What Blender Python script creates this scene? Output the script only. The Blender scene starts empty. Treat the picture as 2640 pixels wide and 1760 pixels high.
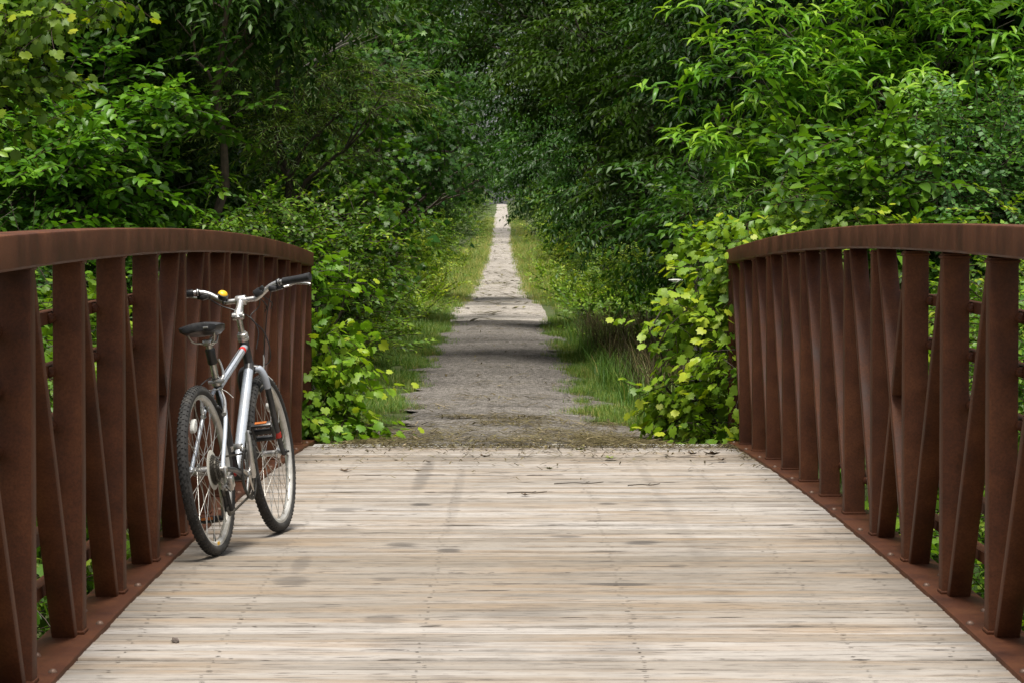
import bpy, math, random
import numpy as np
from mathutils import Vector, Matrix

# ------------------------------------------------------------------ camera, sky, sun, exposure
SC = bpy.context.scene
COL = SC.collection
R = math.radians
CAMZ = 1.58
FPX, UC, VH = 7200.0, 1176.0, 544.0          # focal length, centre column and horizon row on a 2352 px wide picture

cam = bpy.data.cameras.new('camera')
cam_o = bpy.data.objects.new('camera', cam)
COL.objects.link(cam_o)
cam.sensor_width = 36.0
cam.lens = 36.0 * FPX / 2352.0
cam.clip_start, cam.clip_end = 0.1, 4000
cam_o.location = (0, 0, CAMZ)
cam_o.rotation_euler = (R(90) - math.atan(240 / FPX), 0, 0)
cam.dof.use_dof = True
cam.dof.focus_distance = 16.5
cam.dof.aperture_fstop = 32
SC.camera = cam_o

SUN_EL, SUN_AZ = 76, 182          # azimuth clockwise from +Y: the sun stands high behind the camera
world = bpy.data.worlds.new('World')
SC.world = world
world.use_nodes = True
wt = world.node_tree
sky = wt.nodes.new('ShaderNodeTexSky')
sky.sky_type = 'NISHITA'
sky.sun_disc = False
sky.sun_elevation = R(SUN_EL)
sky.sun_rotation = R(SUN_AZ)
sky.dust_density = 3.0
hsv = wt.nodes.new('ShaderNodeHueSaturation')
hsv.inputs['Saturation'].default_value = 0.30
bg = wt.nodes['Background']
bg.inputs[1].default_value = 0.085
wt.links.new(sky.outputs[0], hsv.inputs['Color'])
wt.links.new(hsv.outputs[0], bg.inputs[0])

sun = bpy.data.lights.new('sun', 'SUN')
sun.energy = 3.8
sun.angle = R(22)
sun.color = (1.0, 0.955, 0.87)
sun_o = bpy.data.objects.new('sun', sun)
COL.objects.link(sun_o)
az, el = R(SUN_AZ), R(SUN_EL)
sdir = Vector((math.sin(az) * math.cos(el), math.cos(az) * math.cos(el), math.sin(el)))
sun_o.rotation_euler = sdir.to_track_quat('Z', 'Y').to_euler()

SC.view_settings.view_transform = 'Standard'
SC.view_settings.look = 'None'
SC.view_settings.exposure = 0.78
SC.view_settings.gamma = 1.0
SC.cycles.max_bounces = 6
SC.cycles.diffuse_bounces = 3
SC.cycles.glossy_bounces = 2
SC.cycles.transmission_bounces = 3
SC.cycles.transparent_max_bounces = 4
SC.cycles.use_denoising = True

rng = np.random.default_rng(7)
random.seed(7)


def at(u, v, d):
    """world point that lies d metres ahead in the direction of column u, row v of the 2352 px picture"""
    return ((u - UC) * d / FPX, d, CAMZ - (v - VH) * d / FPX)


# ------------------------------------------------------------------ mesh helpers
def tag(o, label=None, cat=None, group=None, kind=None):
    if label: o['label'] = label
    if cat: o['category'] = cat
    if group: o['group'] = group
    if kind: o['kind'] = kind
    return o


def empty(name, loc, rot=(0, 0, 0)):
    o = bpy.data.objects.new(name, None)
    o.empty_display_size = 0.1
    COL.objects.link(o)
    o.location = loc
    o.rotation_euler = rot
    return o


class MB:
    def __init__(self):
        self.v, self.f = [], []

    def add(self, vs, fs):
        n = len(self.v)
        self.v += [tuple(p) for p in vs]
        self.f += [tuple(i + n for i in q) for q in fs]
        return self

    def box(self, c, s, rot=None, bev=0.0):
        hx, hy, hz = s[0] / 2, s[1] / 2, s[2] / 2
        if bev <= 0:
            vs = [Vector((x, y, z)) for x in (-hx, hx) for y in (-hy, hy) for z in (-hz, hz)]
            fs = [(0, 1, 3, 2), (4, 6, 7, 5), (0, 4, 5, 1), (2, 3, 7, 6), (0, 2, 6, 4), (1, 5, 7, 3)]
        else:
            import bmesh
            bm = bmesh.new()
            bmesh.ops.create_cube(bm, size=1.0)
            for q in bm.verts:
                q.co = Vector((q.co.x * s[0], q.co.y * s[1], q.co.z * s[2]))
            bmesh.ops.bevel(bm, geom=list(bm.edges), offset=bev, segments=2, affect='EDGES', profile=0.5)
            bm.verts.index_update()
            vs = [q.co.copy() for q in bm.verts]
            fs = [[q.index for q in f.verts] for f in bm.faces]
            bm.free()
        if rot is not None:
            vs = [rot @ q for q in vs]
        c = Vector(c)
        return self.add([q + c for q in vs], fs)

    def tube(self, pts, rad, n=8, cap=True, flat=1.0):
        pts = [Vector(p) for p in pts]
        if not hasattr(rad, '__len__'):
            rad = [rad] * len(pts)
        vs, fs = [], []
        up = None
        for i, p in enumerate(pts):
            t = (pts[min(i + 1, len(pts) - 1)] - pts[max(i - 1, 0)]).normalized()
            if up is None:
                a = Vector((0, 0, 1)) if abs(t.z) < 0.9 else Vector((1, 0, 0))
                up = (a - t * a.dot(t)).normalized()
            else:
                up = (up - t * up.dot(t))
                up = up.normalized() if up.length > 1e-6 else Vector((1, 0, 0))
            s = t.cross(up)
            for k in range(n):
                th = 2 * math.pi * k / n
                vs.append(p + (s * math.cos(th) * flat + up * math.sin(th)) * rad[i])
        for i in range(len(pts) - 1):
            for k in range(n):
                a, b = i * n + k, i * n + (k + 1) % n
                fs.append((a, b, b + n, a + n))
        if cap:
            fs.append(tuple(range(n))[::-1])
            fs.append(tuple((len(pts) - 1) * n + k for k in range(n)))
        return self.add(vs, fs)

    def lathe(self, prof, axis='X', c=(0, 0, 0), n=32, closed=False):
        """profile of (radius, offset along axis)"""
        vs, fs = [], []
        m = len(prof)
        for k in range(n):
            th = 2 * math.pi * k / n
            co, si = math.cos(th), math.sin(th)
            for r, a in prof:
                if axis == 'X': vs.append((c[0] + a, c[1] + r * co, c[2] + r * si))
                elif axis == 'Y': vs.append((c[0] + r * si, c[1] + a, c[2] + r * co))
                else: vs.append((c[0] + r * co, c[1] + r * si, c[2] + a))
        mm = m if closed else m - 1
        for k in range(n):
            k2 = (k + 1) % n
            for j in range(mm):
                j2 = (j + 1) % m
                fs.append((k * m + j, k2 * m + j, k2 * m + j2, k * m + j2))
        if not closed:
            if prof[0][0] > 1e-6: fs.append(tuple(k * m for k in range(n))[::-1])
            if prof[-1][0] > 1e-6: fs.append(tuple(k * m + m - 1 for k in range(n)))
        return self.add(vs, fs)

    def mesh(self, name, mat, smooth=False):
        me = bpy.data.meshes.new(name)
        me.from_pydata(self.v, [], self.f)
        me.update()
        import bmesh
        bm = bmesh.new()
        bm.from_mesh(me)
        bmesh.ops.recalc_face_normals(bm, faces=bm.faces)
        bm.to_mesh(me)
        bm.free()
        me.materials.append(mat)
        if smooth:
            me.polygons.foreach_set('use_smooth', [True] * len(me.polygons))
            me.set_sharp_from_angle(angle=R(40))
        return me

    def build(self, name, mat, parent=None, smooth=False):
        o = bpy.data.objects.new(name, self.mesh(name, mat, smooth))
        COL.objects.link(o)
        if parent: o.parent = parent
        return o


def np_mesh(name, V, T, mat, tone=None):
    me = bpy.data.meshes.new(name)
    V = np.ascontiguousarray(V, dtype=np.float32)
    T = np.ascontiguousarray(T, dtype=np.int32)
    me.vertices.add(len(V))
    me.vertices.foreach_set('co', V.ravel())
    me.loops.add(T.size)
    me.loops.foreach_set('vertex_index', T.ravel())
    k = T.shape[1]
    me.polygons.add(len(T))
    me.polygons.foreach_set('loop_start', np.arange(0, T.size, k, dtype=np.int32))
    me.update(calc_edges=True)
    if tone is not None:
        a = me.attributes.new('tone', 'FLOAT', 'POINT')
        a.data.foreach_set('value', np.ascontiguousarray(tone, dtype=np.float32))
    me.materials.append(mat)
    return me


def link(name, me, parent=None):
    o = bpy.data.objects.new(name, me)
    COL.objects.link(o)
    if parent: o.parent = parent
    return o


# ------------------------------------------------------------------ materials
def new_mat(name):
    m = bpy.data.materials.new(name)
    m.use_nodes = True
    nt = m.node_tree
    return m, nt, nt.nodes['Principled BSDF']


def nd(nt, typ, **kw):
    n = nt.nodes.new(typ)
    for k, v in kw.items():
        if k.startswith('i_'):
            key = k[2:]
            n.inputs[int(key) if key.isdigit() else key].default_value = v
        else:
            setattr(n, k, v)
    return n


def ramp(nt, stops, src=None, interp='LINEAR'):
    r = nt.nodes.new('ShaderNodeValToRGB')
    r.color_ramp.interpolation = interp
    el_ = r.color_ramp.elements
    while len(el_) < len(stops): el_.new(0.5)
    for e, (p, c) in zip(el_, stops):
        e.position = p
        e.color = (c[0], c[1], c[2], 1) if hasattr(c, '__len__') else (c, c, c, 1)
    if src is not None: nt.links.new(src, r.inputs[0])
    return r


def coords(nt, scale=(1, 1, 1), kind='Object'):
    tc = nt.nodes.new('ShaderNodeTexCoord')
    mp = nt.nodes.new('ShaderNodeMapping')
    mp.inputs['Scale'].default_value = scale
    nt.links.new(tc.outputs[kind], mp.inputs[0])
    return mp.outputs[0]


def mixc(nt, fac, a, b, mode='MIX'):
    m = nt.nodes.new('ShaderNodeMix')
    m.data_type = 'RGBA'
    m.blend_type = mode
    for sock, val in ((m.inputs[0], fac), (m.inputs[6], a), (m.inputs[7], b)):
        if isinstance(val, bpy.types.NodeSocket): nt.links.new(val, sock)
        elif hasattr(val, '__len__'): sock.default_value = (val[0], val[1], val[2], 1)
        else: sock.default_value = val
    return m.outputs[2]


def simple(name, col, rough=0.5, metal=0.0, spec=0.5, var=0.12, scale=25, dirt=None, bump=0.0):
    """a plain paint, metal or rubber with faint mottling"""
    m, nt, p = new_mat(name)
    n = nd(nt, 'ShaderNodeTexNoise', i_Scale=scale, i_Detail=5.0)
    nt.links.new(coords(nt), n.inputs['Vector'])
    lo = [c * (1 - var) for c in col]
    hi = [min(1, c * (1 + var)) for c in col]
    rr = ramp(nt, [(0.3, lo), (0.7, hi)], n.outputs[0])
    out = rr.outputs[0]
    if dirt:
        n2 = nd(nt, 'ShaderNodeTexNoise', i_Scale=scale * 0.35, i_Detail=6.0, i_Roughness=0.7)
        nt.links.new(coords(nt), n2.inputs['Vector'])
        r2 = ramp(nt, [(0.48, 0.0), (0.72, 0.8)], n2.outputs[0])
        out = mixc(nt, r2.outputs[0], out, dirt)
    nt.links.new(out, p.inputs['Base Color'])
    rr2 = ramp(nt, [(0.3, max(0.02, rough - 0.08)), (0.7, min(1, rough + 0.1))], n.outputs[0])
    nt.links.new(rr2.outputs[0], p.inputs['Roughness'])
    p.inputs['Metallic'].default_value = metal
    p.inputs['Specular IOR Level'].default_value = spec
    if bump:
        b = nd(nt, 'ShaderNodeBump', i_Strength=bump, i_Distance=0.002)
        nt.links.new(n.outputs[0], b.inputs['Height'])
        nt.links.new(b.outputs[0], p.inputs['Normal'])
    return m


def mat_rust():
    m, nt, p = new_mat('weathering_steel')
    co = coords(nt)
    n1 = nd(nt, 'ShaderNodeTexNoise', i_Scale=3.2, i_Detail=9.0, i_Roughness=0.68)
    nt.links.new(co, n1.inputs['Vector'])
    base = ramp(nt, [(0.3, (0.042, 0.013, 0.0055)), (0.5, (0.085, 0.027, 0.0100)), (0.75, (0.140, 0.050, 0.018))], n1.outputs[0])
    n2 = nd(nt, 'ShaderNodeTexNoise', i_Scale=120.0, i_Detail=4.0, i_Roughness=0.7)
    nt.links.new(co, n2.inputs['Vector'])
    sp = ramp(nt, [(0.36, 0.76), (0.62, 1.12)], n2.outputs[0])
    c = mixc(nt, 1.0, base.outputs[0], sp.outputs[0], 'MULTIPLY')
    # runs of darker rust down the faces
    co2 = coords(nt, (18, 9, 1.6))
    n3 = nd(nt, 'ShaderNodeTexNoise', i_Scale=1.0, i_Detail=5.0)
    nt.links.new(co2, n3.inputs['Vector'])
    st = ramp(nt, [(0.38, 0.68), (0.6, 1.08)], n3.outputs[0])
    c = mixc(nt, 0.30, c, st.outputs[0], 'MULTIPLY')
    # pale scuffs and droppings
    n4 = nd(nt, 'ShaderNodeTexNoise', i_Scale=14.0, i_Detail=8.0, i_Roughness=0.75)
    nt.links.new(co, n4.inputs['Vector'])
    s4 = ramp(nt, [(0.70, 0.0), (0.78, 0.5)], n4.outputs[0])
    c = mixc(nt, s4.outputs[0], c, (0.27, 0.17, 0.12))
    nt.links.new(c, p.inputs['Base Color'])
    rr = ramp(nt, [(0.3, 0.5), (0.7, 0.72)], n1.outputs[0])
    nt.links.new(rr.outputs[0], p.inputs['Roughness'])
    p.inputs['Specular IOR Level'].default_value = 0.25
    b = nd(nt, 'ShaderNodeBump', i_Strength=0.25, i_Distance=0.002)
    nt.links.new(n2.outputs[0], b.inputs['Height'])
    nt.links.new(b.outputs[0], p.inputs['Normal'])
    return m


def deck_xy(u, v):
    """where the sight line of a picture point meets the cambered deck, from the middle of the bridge"""
    d = 12.0
    for _ in range(40): d = (CAMZ - (0.314 - 0.0017 * (d - 12.58) ** 2)) * FPX / (v - VH)
    return (u - UC) * d / FPX, d - 12.58, d


STAINS = []
for (u_, v_, w_, h_, k_) in ((965, 1158, 34, 5, .85), (1395, 1156, 30, 4, .8), (925, 1251, 52, 7, .6), (1030, 1263, 36, 5, .75), (1475, 1246, 55, 6, .75), (1420, 1343, 95, 5, .8), (790, 1171, 60, 6, .6), (670, 1335, 50, 16, .5), (690, 1295, 26, 26, .36), (975, 1085, 22, 45, .42), (640, 1245, 40, 12, .3),
                          (880, 1330, 40, 7, .5), (880, 1425, 60, 14, .4), (1560, 1300, 30, 5, .5), (960, 1480, 160, 26, .28), (1430, 1495, 120, 22, .28), (1210, 1410, 130, 20, .22), (770, 1215, 80, 7, .4), (1300, 1230, 50, 4, .6), (1150, 1085, 40, 3, .6), (1640, 1120, 60, 5, .4), (1780, 1160, 70, 6, .35), (1490, 1100, 16, 60, .18), (1050, 1130, 16, 80, .2), (1560, 1200, 24, 90, .15)):
    x_, y_, d_ = deck_xy(u_, v_)
    x2_, y2_, _d = deck_xy(u_, v_ - h_)
    STAINS.append((x_, y_, w_ * d_ / FPX, max(0.03, (y2_ - y_)), k_))


def mat_deck():
    m, nt, p = new_mat('weathered_planks')
    at_ = nd(nt, 'ShaderNodeAttribute', attribute_name='tone')
    # grain, shifted for every plank
    tc = nt.nodes.new('ShaderNodeTexCoord')
    sh = nd(nt, 'ShaderNodeVectorMath', operation='MULTIPLY_ADD')
    sh.inputs[1].default_value = (1, 1, 1)
    cx = nt.nodes.new('ShaderNodeCombineXYZ')
    mu = nd(nt, 'ShaderNodeMath', operation='MULTIPLY', i_1=61.0)
    nt.links.new(at_.outputs['Fac'], mu.inputs[0])
    nt.links.new(mu.outputs[0], cx.inputs[0])
    nt.links.new(tc.outputs['Object'], sh.inputs[0])
    nt.links.new(cx.outputs[0], sh.inputs[2])

    def noise(scale, s, detail=5.0, rough=0.6, vec=sh.outputs[0]):
        mp = nt.nodes.new('ShaderNodeMapping')
        mp.inputs['Scale'].default_value = scale
        nt.links.new(vec, mp.inputs[0])
        n = nd(nt, 'ShaderNodeTexNoise', i_Scale=s, i_Detail=detail, i_Roughness=rough)
        nt.links.new(mp.outputs[0], n.inputs['Vector'])
        return n.outputs[0]

    pl = ramp(nt, [(0.0, (0.190, 0.162, 0.130)), (0.25, (0.255, 0.225, 0.193)), (0.6, (0.305, 0.275, 0.245)), (0.85, (0.365, 0.335, 0.308)), (1.0, (0.27, 0.215, 0.155))], at_.outputs['Fac'])
    g = noise((1.6, 42, 8), 1.0, 6.0, 0.65)
    gr = ramp(nt, [(0.28, 0.70), (0.48, 0.98), (0.7, 1.12)], g)
    c = mixc(nt, 0.8, pl.outputs[0], gr.outputs[0], 'MULTIPLY')
    # long tan and grey patches running with the grain
    t = noise((1.1, 7.0, 4), 1.0, 4.0, 0.6)
    tr = ramp(nt, [(0.44, 0.0), (0.68, 0.75)], t)
    c = mixc(nt, tr.outputs[0], c, (0.245, 0.175, 0.11))
    g2 = noise((0.8, 5.0, 4), 1.3, 4.0, 0.6)
    g2r = ramp(nt, [(0.52, 0.0), (0.78, 0.7)], g2)
    c = mixc(nt, g2r.outputs[0], c, (0.165, 0.152, 0.135))
    # dirt: wide soft worn track across planks, not shifted
    d = noise((1.6, 0.9, 1), 1.3, 6.0, 0.7, tc.outputs['Object'])
    dr = ramp(nt, [(0.5, 1.0), (0.75, 0.82)], d)
    c = mixc(nt, 1.0, c, dr.outputs[0], 'MULTIPLY')
    # small dark slits, checks and knots
    s = noise((4.2, 62, 10), 1.0, 3.0, 0.55)
    sr = ramp(nt, [(0.605, 0.0), (0.645, 0.9)], s)
    c = mixc(nt, sr.outputs[0], c, (0.045, 0.036, 0.03))
    k = noise((5.5, 26, 6), 1.1, 2.0, 0.5)
    kr = ramp(nt, [(0.665, 0.0), (0.72, 0.75)], k)
    c = mixc(nt, kr.outputs[0], c, (0.075, 0.06, 0.048))
    # rubbed dark smears
    b_ = noise((2.6, 9, 4), 1.0, 7.0, 0.75, tc.outputs['Object'])
    br = ramp(nt, [(0.64, 0.0), (0.72, 0.7)], b_)
    c = mixc(nt, br.outputs[0], c, (0.07, 0.062, 0.055))
    f_ = noise((16, 75, 12), 1.0, 5.0, 0.7)
    fr = ramp(nt, [(0.25, 0.80), (0.5, 1.0), (0.75, 1.14)], f_)
    c = mixc(nt, 0.9, c, fr.outputs[0], 'MULTIPLY')
    s2 = noise((11, 48, 8), 1.7, 2.0, 0.5)
    s2r = ramp(nt, [(0.69, 0.0), (0.73, 0.85)], s2)
    c = mixc(nt, s2r.outputs[0], c, (0.05, 0.04, 0.033))
    ea = nd(nt, 'ShaderNodeAttribute', attribute_name='edge')
    en = noise((3.0, 12, 4), 1.0, 5.0, 0.65)
    em = nd(nt, 'ShaderNodeMath', operation='MULTIPLY')
    er = ramp(nt, [(0.40, 0.04), (0.66, 0.85)], en)
    nt.links.new(ea.outputs['Fac'], em.inputs[0]); nt.links.new(er.outputs[0], em.inputs[1])
    c = mixc(nt, em.outputs[0], c, (0.085, 0.07, 0.055))
    # rubbed stains that each have a place and a shape of their own
    xyz = nt.nodes.new('ShaderNodeSeparateXYZ')
    nt.links.new(tc.outputs['Object'], xyz.inputs[0])
    wob = noise((5, 52, 1), 1.0, 6.0, 0.72)
    tot = None
    for (x0, y0, rx, ry, k_) in STAINS:
        def m_(op, a_, b_):
            q = nd(nt, 'ShaderNodeMath', operation=op)
            for i_, v_ in enumerate((a_, b_)):
                if isinstance(v_, bpy.types.NodeSocket): nt.links.new(v_, q.inputs[i_])
                else: q.inputs[i_].default_value = v_
            return q.outputs[0]
        ex = m_('DIVIDE', m_('SUBTRACT', xyz.outputs[0], x0), rx)
        ey = m_('DIVIDE', m_('SUBTRACT', xyz.outputs[1], y0), ry)
        rr_ = m_('ADD', m_('MULTIPLY', ex, ex), m_('MULTIPLY', ey, ey))
        v = m_('SUBTRACT', m_('MULTIPLY', wob, 3.4), m_('ADD', rr_, 0.95))
        mr_ = nd(nt, 'ShaderNodeMapRange', i_1=0.0, i_2=0.45, i_3=0.0, i_4=k_)
        nt.links.new(v, mr_.inputs[0])
        tot = mr_.outputs[0] if tot is None else m_('MAXIMUM', tot, mr_.outputs[0])
    c = mixc(nt, tot, c, (0.055, 0.048, 0.043))
    nt.links.new(c, p.inputs['Base Color'])
    p.inputs['Roughness'].default_value = 0.78
    p.inputs['Specular IOR Level'].default_value = 0.25
    bp = nd(nt, 'ShaderNodeBump', i_Strength=0.5, i_Distance=0.004)
    nt.links.new(g, bp.inputs['Height'])
    nt.links.new(bp.outputs[0], p.inputs['Normal'])
    return m


def mat_gravel(name, dark, mid, light, scale):
    m, nt, p = new_mat(name)
    co = coords(nt)
    vo = nd(nt, 'ShaderNodeTexVoronoi', i_Scale=scale)
    nt.links.new(co, vo.inputs['Vector'])
    sep = nt.nodes.new('ShaderNodeSeparateColor')
    nt.links.new(vo.outputs['Color'], sep.inputs[0])
    st = ramp(nt, [(0.0, dark), (0.35, mid), (0.8, light), (1.0, [min(1, c * 1.25) for c in light])], sep.outputs[0])
    gap = ramp(nt, [(0.0, 1.0), (0.75, 0.55)], vo.outputs['Distance'])
    c = mixc(nt, 0.8, st.outputs[0], gap.outputs[0], 'MULTIPLY')
    n = nd(nt, 'ShaderNodeTexNoise', i_Scale=0.9, i_Detail=7.0, i_Roughness=0.65)
    nt.links.new(co, n.inputs['Vector'])
    nr = ramp(nt, [(0.32, 0.72), (0.66, 1.12)], n.outputs[0])
    c = mixc(nt, 1.0, c, nr.outputs[0], 'MULTIPLY')
    n2 = nd(nt, 'ShaderNodeTexNoise', i_Scale=9.0, i_Detail=8.0, i_Roughness=0.75)
    nt.links.new(coords(nt, (1, 0.35, 1)), n2.inputs['Vector'])
    r2 = ramp(nt, [(0.62, 0.0), (0.72, 0.75)], n2.outputs[0])
    c = mixc(nt, r2.outputs[0], c, (0.10, 0.09, 0.055))
    nt.links.new(c, p.inputs['Base Color'])
    p.inputs['Roughness'].default_value = 0.9
    p.inputs['Specular IOR Level'].default_value = 0.2
    b = nd(nt, 'ShaderNodeBump', i_Strength=0.9, i_Distance=0.012)
    nt.links.new(vo.outputs['Distance'], b.inputs['Height'])
    b.invert = True
    nt.links.new(b.outputs[0], p.inputs['Normal'])
    return m


def mat_soil():
    m, nt, p = new_mat('verge_soil')
    n = nd(nt, 'ShaderNodeTexNoise', i_Scale=2.5, i_Detail=10.0, i_Roughness=0.7)
    nt.links.new(coords(nt), n.inputs['Vector'])
    r = ramp(nt, [(0.3, (0.022, 0.028, 0.009)), (0.5, (0.050, 0.072, 0.014)), (0.7, (0.095, 0.095, 0.034))], n.outputs[0])
    nt.links.new(r.outputs[0], p.inputs['Base Color'])
    p.inputs['Roughness'].default_value = 0.95
    b = nd(nt, 'ShaderNodeBump', i_Strength=0.8, i_Distance=0.05)
    nt.links.new(n.outputs[0], b.inputs['Height'])
    nt.links.new(b.outputs[0], p.inputs['Normal'])
    return m


def mat_leaf(name, dark, mid, light, tip, twig=(0.06, 0.04, 0.025), rough=0.45, trans=0.30, spec=0.28):
    m, nt, p = new_mat(name)
    a = nd(nt, 'ShaderNodeAttribute', attribute_name='tone')
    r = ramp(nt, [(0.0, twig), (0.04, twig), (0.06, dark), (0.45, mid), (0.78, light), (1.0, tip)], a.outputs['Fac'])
    oi = nt.nodes.new('ShaderNodeObjectInfo')
    h = nd(nt, 'ShaderNodeHueSaturation')
    mr = nd(nt, 'ShaderNodeMapRange', i_3=0.485, i_4=0.512)
    nt.links.new(oi.outputs['Random'], mr.inputs[0])
    nt.links.new(mr.outputs[0], h.inputs['Hue'])
    nt.links.new(r.outputs[0], h.inputs['Color'])
    nt.links.new(h.outputs[0], p.inputs['Base Color'])
    p.inputs['Roughness'].default_value = rough
    p.inputs['Specular IOR Level'].default_value = spec
    t = nd(nt, 'ShaderNodeBsdfTranslucent')
    tcol = mixc(nt, 1.0, h.outputs[0], (1.25, 1.35, 0.5), 'MULTIPLY')
    nt.links.new(tcol, t.inputs[0])
    mx = nd(nt, 'ShaderNodeMixShader', i_0=trans)
    nt.links.new(p.outputs[0], mx.inputs[1])
    nt.links.new(t.outputs[0], mx.inputs[2])
    nt.links.new(mx.outputs[0], nt.nodes['Material Output'].inputs[0])
    return m


M = {}
M['rust'] = mat_rust()
M['deck'] = mat_deck()
M['shadegravel'] = mat_gravel('shade_toned_gravel', (0.052, 0.046, 0.039), (0.140, 0.125, 0.110), (0.285, 0.260, 0.236), 40)  # near gravel, its colour darkened to stand for tree shade
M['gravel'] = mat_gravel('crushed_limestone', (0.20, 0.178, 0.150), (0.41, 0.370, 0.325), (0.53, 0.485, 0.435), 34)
M['soil'] = mat_soil()
M['concrete'] = simple('concrete', (0.30, 0.29, 0.27), 0.85, var=0.25, scale=6, bump=0.3)
M['strip'] = simple('joint_strip', (0.40, 0.385, 0.36), 0.7, var=0.35, scale=22, dirt=(0.10, 0.085, 0.055))
M['stembark'] = simple('stem_bark', (0.085, 0.060, 0.040), 0.9, var=0.45, scale=22, bump=0.8)
M['ashbark'] = simple('ash_bark', (0.11, 0.095, 0.072), 0.9, var=0.4, scale=20, bump=0.6)
M['bark'] = simple('bark', (0.055, 0.043, 0.032), 0.9, var=0.5, scale=18, bump=0.8)
M['greybark'] = simple('grey_bark', (0.16, 0.145, 0.125), 0.9, var=0.4, scale=20, bump=0.5)
M['oldwood'] = simple('old_grey_wood', (0.17, 0.16, 0.15), 0.9, var=0.4, scale=14, bump=0.5)
M['bolt'] = simple('bolt_steel', (0.13, 0.075, 0.05), 0.5, metal=0.2, var=0.4, scale=60)
# bicycle
M['paint'] = simple('silver_blue_paint', (0.43, 0.465, 0.52), 0.30, metal=0.2, var=0.05, dirt=(0.36, 0.35, 0.33), scale=14)
M['darkpaint'] = simple('charcoal_paint', (0.035, 0.035, 0.038), 0.35, var=0.3, dirt=(0.10, 0.09, 0.08), scale=18)
M['alu'] = simple('aluminium', (0.62, 0.61, 0.59), 0.3, metal=0.85, var=0.12, scale=40, dirt=(0.35, 0.32, 0.27))
M['rim'] = simple('rim_aluminium', (0.60, 0.585, 0.545), 0.42, metal=0.35, var=0.12, scale=22, dirt=(0.33, 0.29, 0.22))
M['steel'] = simple('spoke_steel', (0.50, 0.48, 0.44), 0.35, metal=0.7, var=0.2, scale=60)
M['rubber'] = simple('tyre_rubber', (0.032, 0.031, 0.030), 0.75, var=0.35, scale=30, dirt=(0.085, 0.078, 0.068), spec=0.3)
M['black'] = simple('black_plastic', (0.017, 0.017, 0.018), 0.38, var=0.3, scale=40, dirt=(0.05, 0.045, 0.04))
M['red'] = simple('red_decal', (0.50, 0.030, 0.022), 0.35, var=0.1)
M['yellow'] = simple('yellow_plastic', (0.75, 0.42, 0.015), 0.35, var=0.08)
M['orange'] = simple('orange_reflector', (0.36, 0.10, 0.015), 0.25, var=0.12, scale=90)
M['clear'] = simple('white_reflector', (0.62, 0.62, 0.58), 0.22, var=0.12, scale=120)
M['chain'] = simple('chain_steel', (0.10, 0.09, 0.075), 0.45, metal=0.6, var=0.5, scale=160)
M['cream'] = simple('spoke_guard', (0.50, 0.48, 0.42), 0.4, var=0.1, dirt=(0.30, 0.27, 0.21))
# foliage
M['lance'] = mat_leaf('lance_leaves', (0.0340, 0.0972, 0.0108), (0.0851, 0.1944, 0.0151), (0.1701, 0.3078, 0.0238), (0.2722, 0.3996, 0.0378), rough=0.36)
M['oval'] = mat_leaf('oval_leaves', (0.0290, 0.0854, 0.0085), (0.0685, 0.1647, 0.0110), (0.1318, 0.2623, 0.0171), (0.2767, 0.3782, 0.0366), rough=0.38)
M['round'] = mat_leaf('round_leaves', (0.0374, 0.0935, 0.0242), (0.0770, 0.1650, 0.0374), (0.1375, 0.2475, 0.0605), (0.2310, 0.3520, 0.0550), rough=0.4)
M['grape'] = mat_leaf('grape_leaves', (0.046, 0.115, 0.012), (0.115, 0.220, 0.016), (0.215, 0.330, 0.020), (0.330, 0.385, 0.024), rough=0.45, trans=0.34)
M['maple'] = mat_leaf('maple_leaves', (0.0168, 0.0660, 0.0084), (0.0396, 0.1260, 0.0132), (0.0768, 0.1980, 0.0192), (0.1320, 0.2640, 0.0264))
M['ash'] = mat_leaf('ash_leaves', (0.0153, 0.0470, 0.0056), (0.0353, 0.0874, 0.0078), (0.0753, 0.1624, 0.0134), (0.1529, 0.2464, 0.0224))
M['willow'] = mat_leaf('willow_leaves', (0.0311, 0.0744, 0.0120), (0.0674, 0.1320, 0.0192), (0.1361, 0.2340, 0.0288), (0.2462, 0.3480, 0.0420))
M['small'] = mat_leaf('shrub_leaves', (0.0266, 0.0762, 0.0078), (0.0702, 0.1568, 0.0112), (0.1512, 0.2576, 0.0168), (0.2903, 0.3584, 0.0280))
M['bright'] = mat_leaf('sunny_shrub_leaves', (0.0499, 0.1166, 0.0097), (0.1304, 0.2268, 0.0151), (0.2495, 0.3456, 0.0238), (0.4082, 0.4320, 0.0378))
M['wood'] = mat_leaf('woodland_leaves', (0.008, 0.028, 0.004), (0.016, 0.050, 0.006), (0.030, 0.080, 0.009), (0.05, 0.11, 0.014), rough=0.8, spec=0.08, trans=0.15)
M['grass'] = mat_leaf('grass_blades', (0.0440, 0.1125, 0.0175), (0.1031, 0.2000, 0.0300), (0.2063, 0.2812, 0.0500), (0.4538, 0.3750, 0.1375), rough=0.5)
M['straw'] = mat_leaf('cut_grass', (0.040, 0.032, 0.016), (0.105, 0.085, 0.036), (0.175, 0.160, 0.062), (0.34, 0.28, 0.17), rough=0.8, trans=0.1, spec=0.2)
M['deadleaf'] = simple('dead_leaf', (0.075, 0.050, 0.030), 0.8, var=0.5, scale=50)
M['greenleaf'] = simple('fresh_fallen_leaf', (0.13, 0.15, 0.035), 0.6, var=0.4, scale=50)
M['umbel'] = simple('white_petals', (0.75, 0.76, 0.70), 0.7, var=0.1, scale=90)
M['stone'] = simple('pebble_stone', (0.12, 0.095, 0.08), 0.8, var=0.3, scale=40, bump=0.4)


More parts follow.
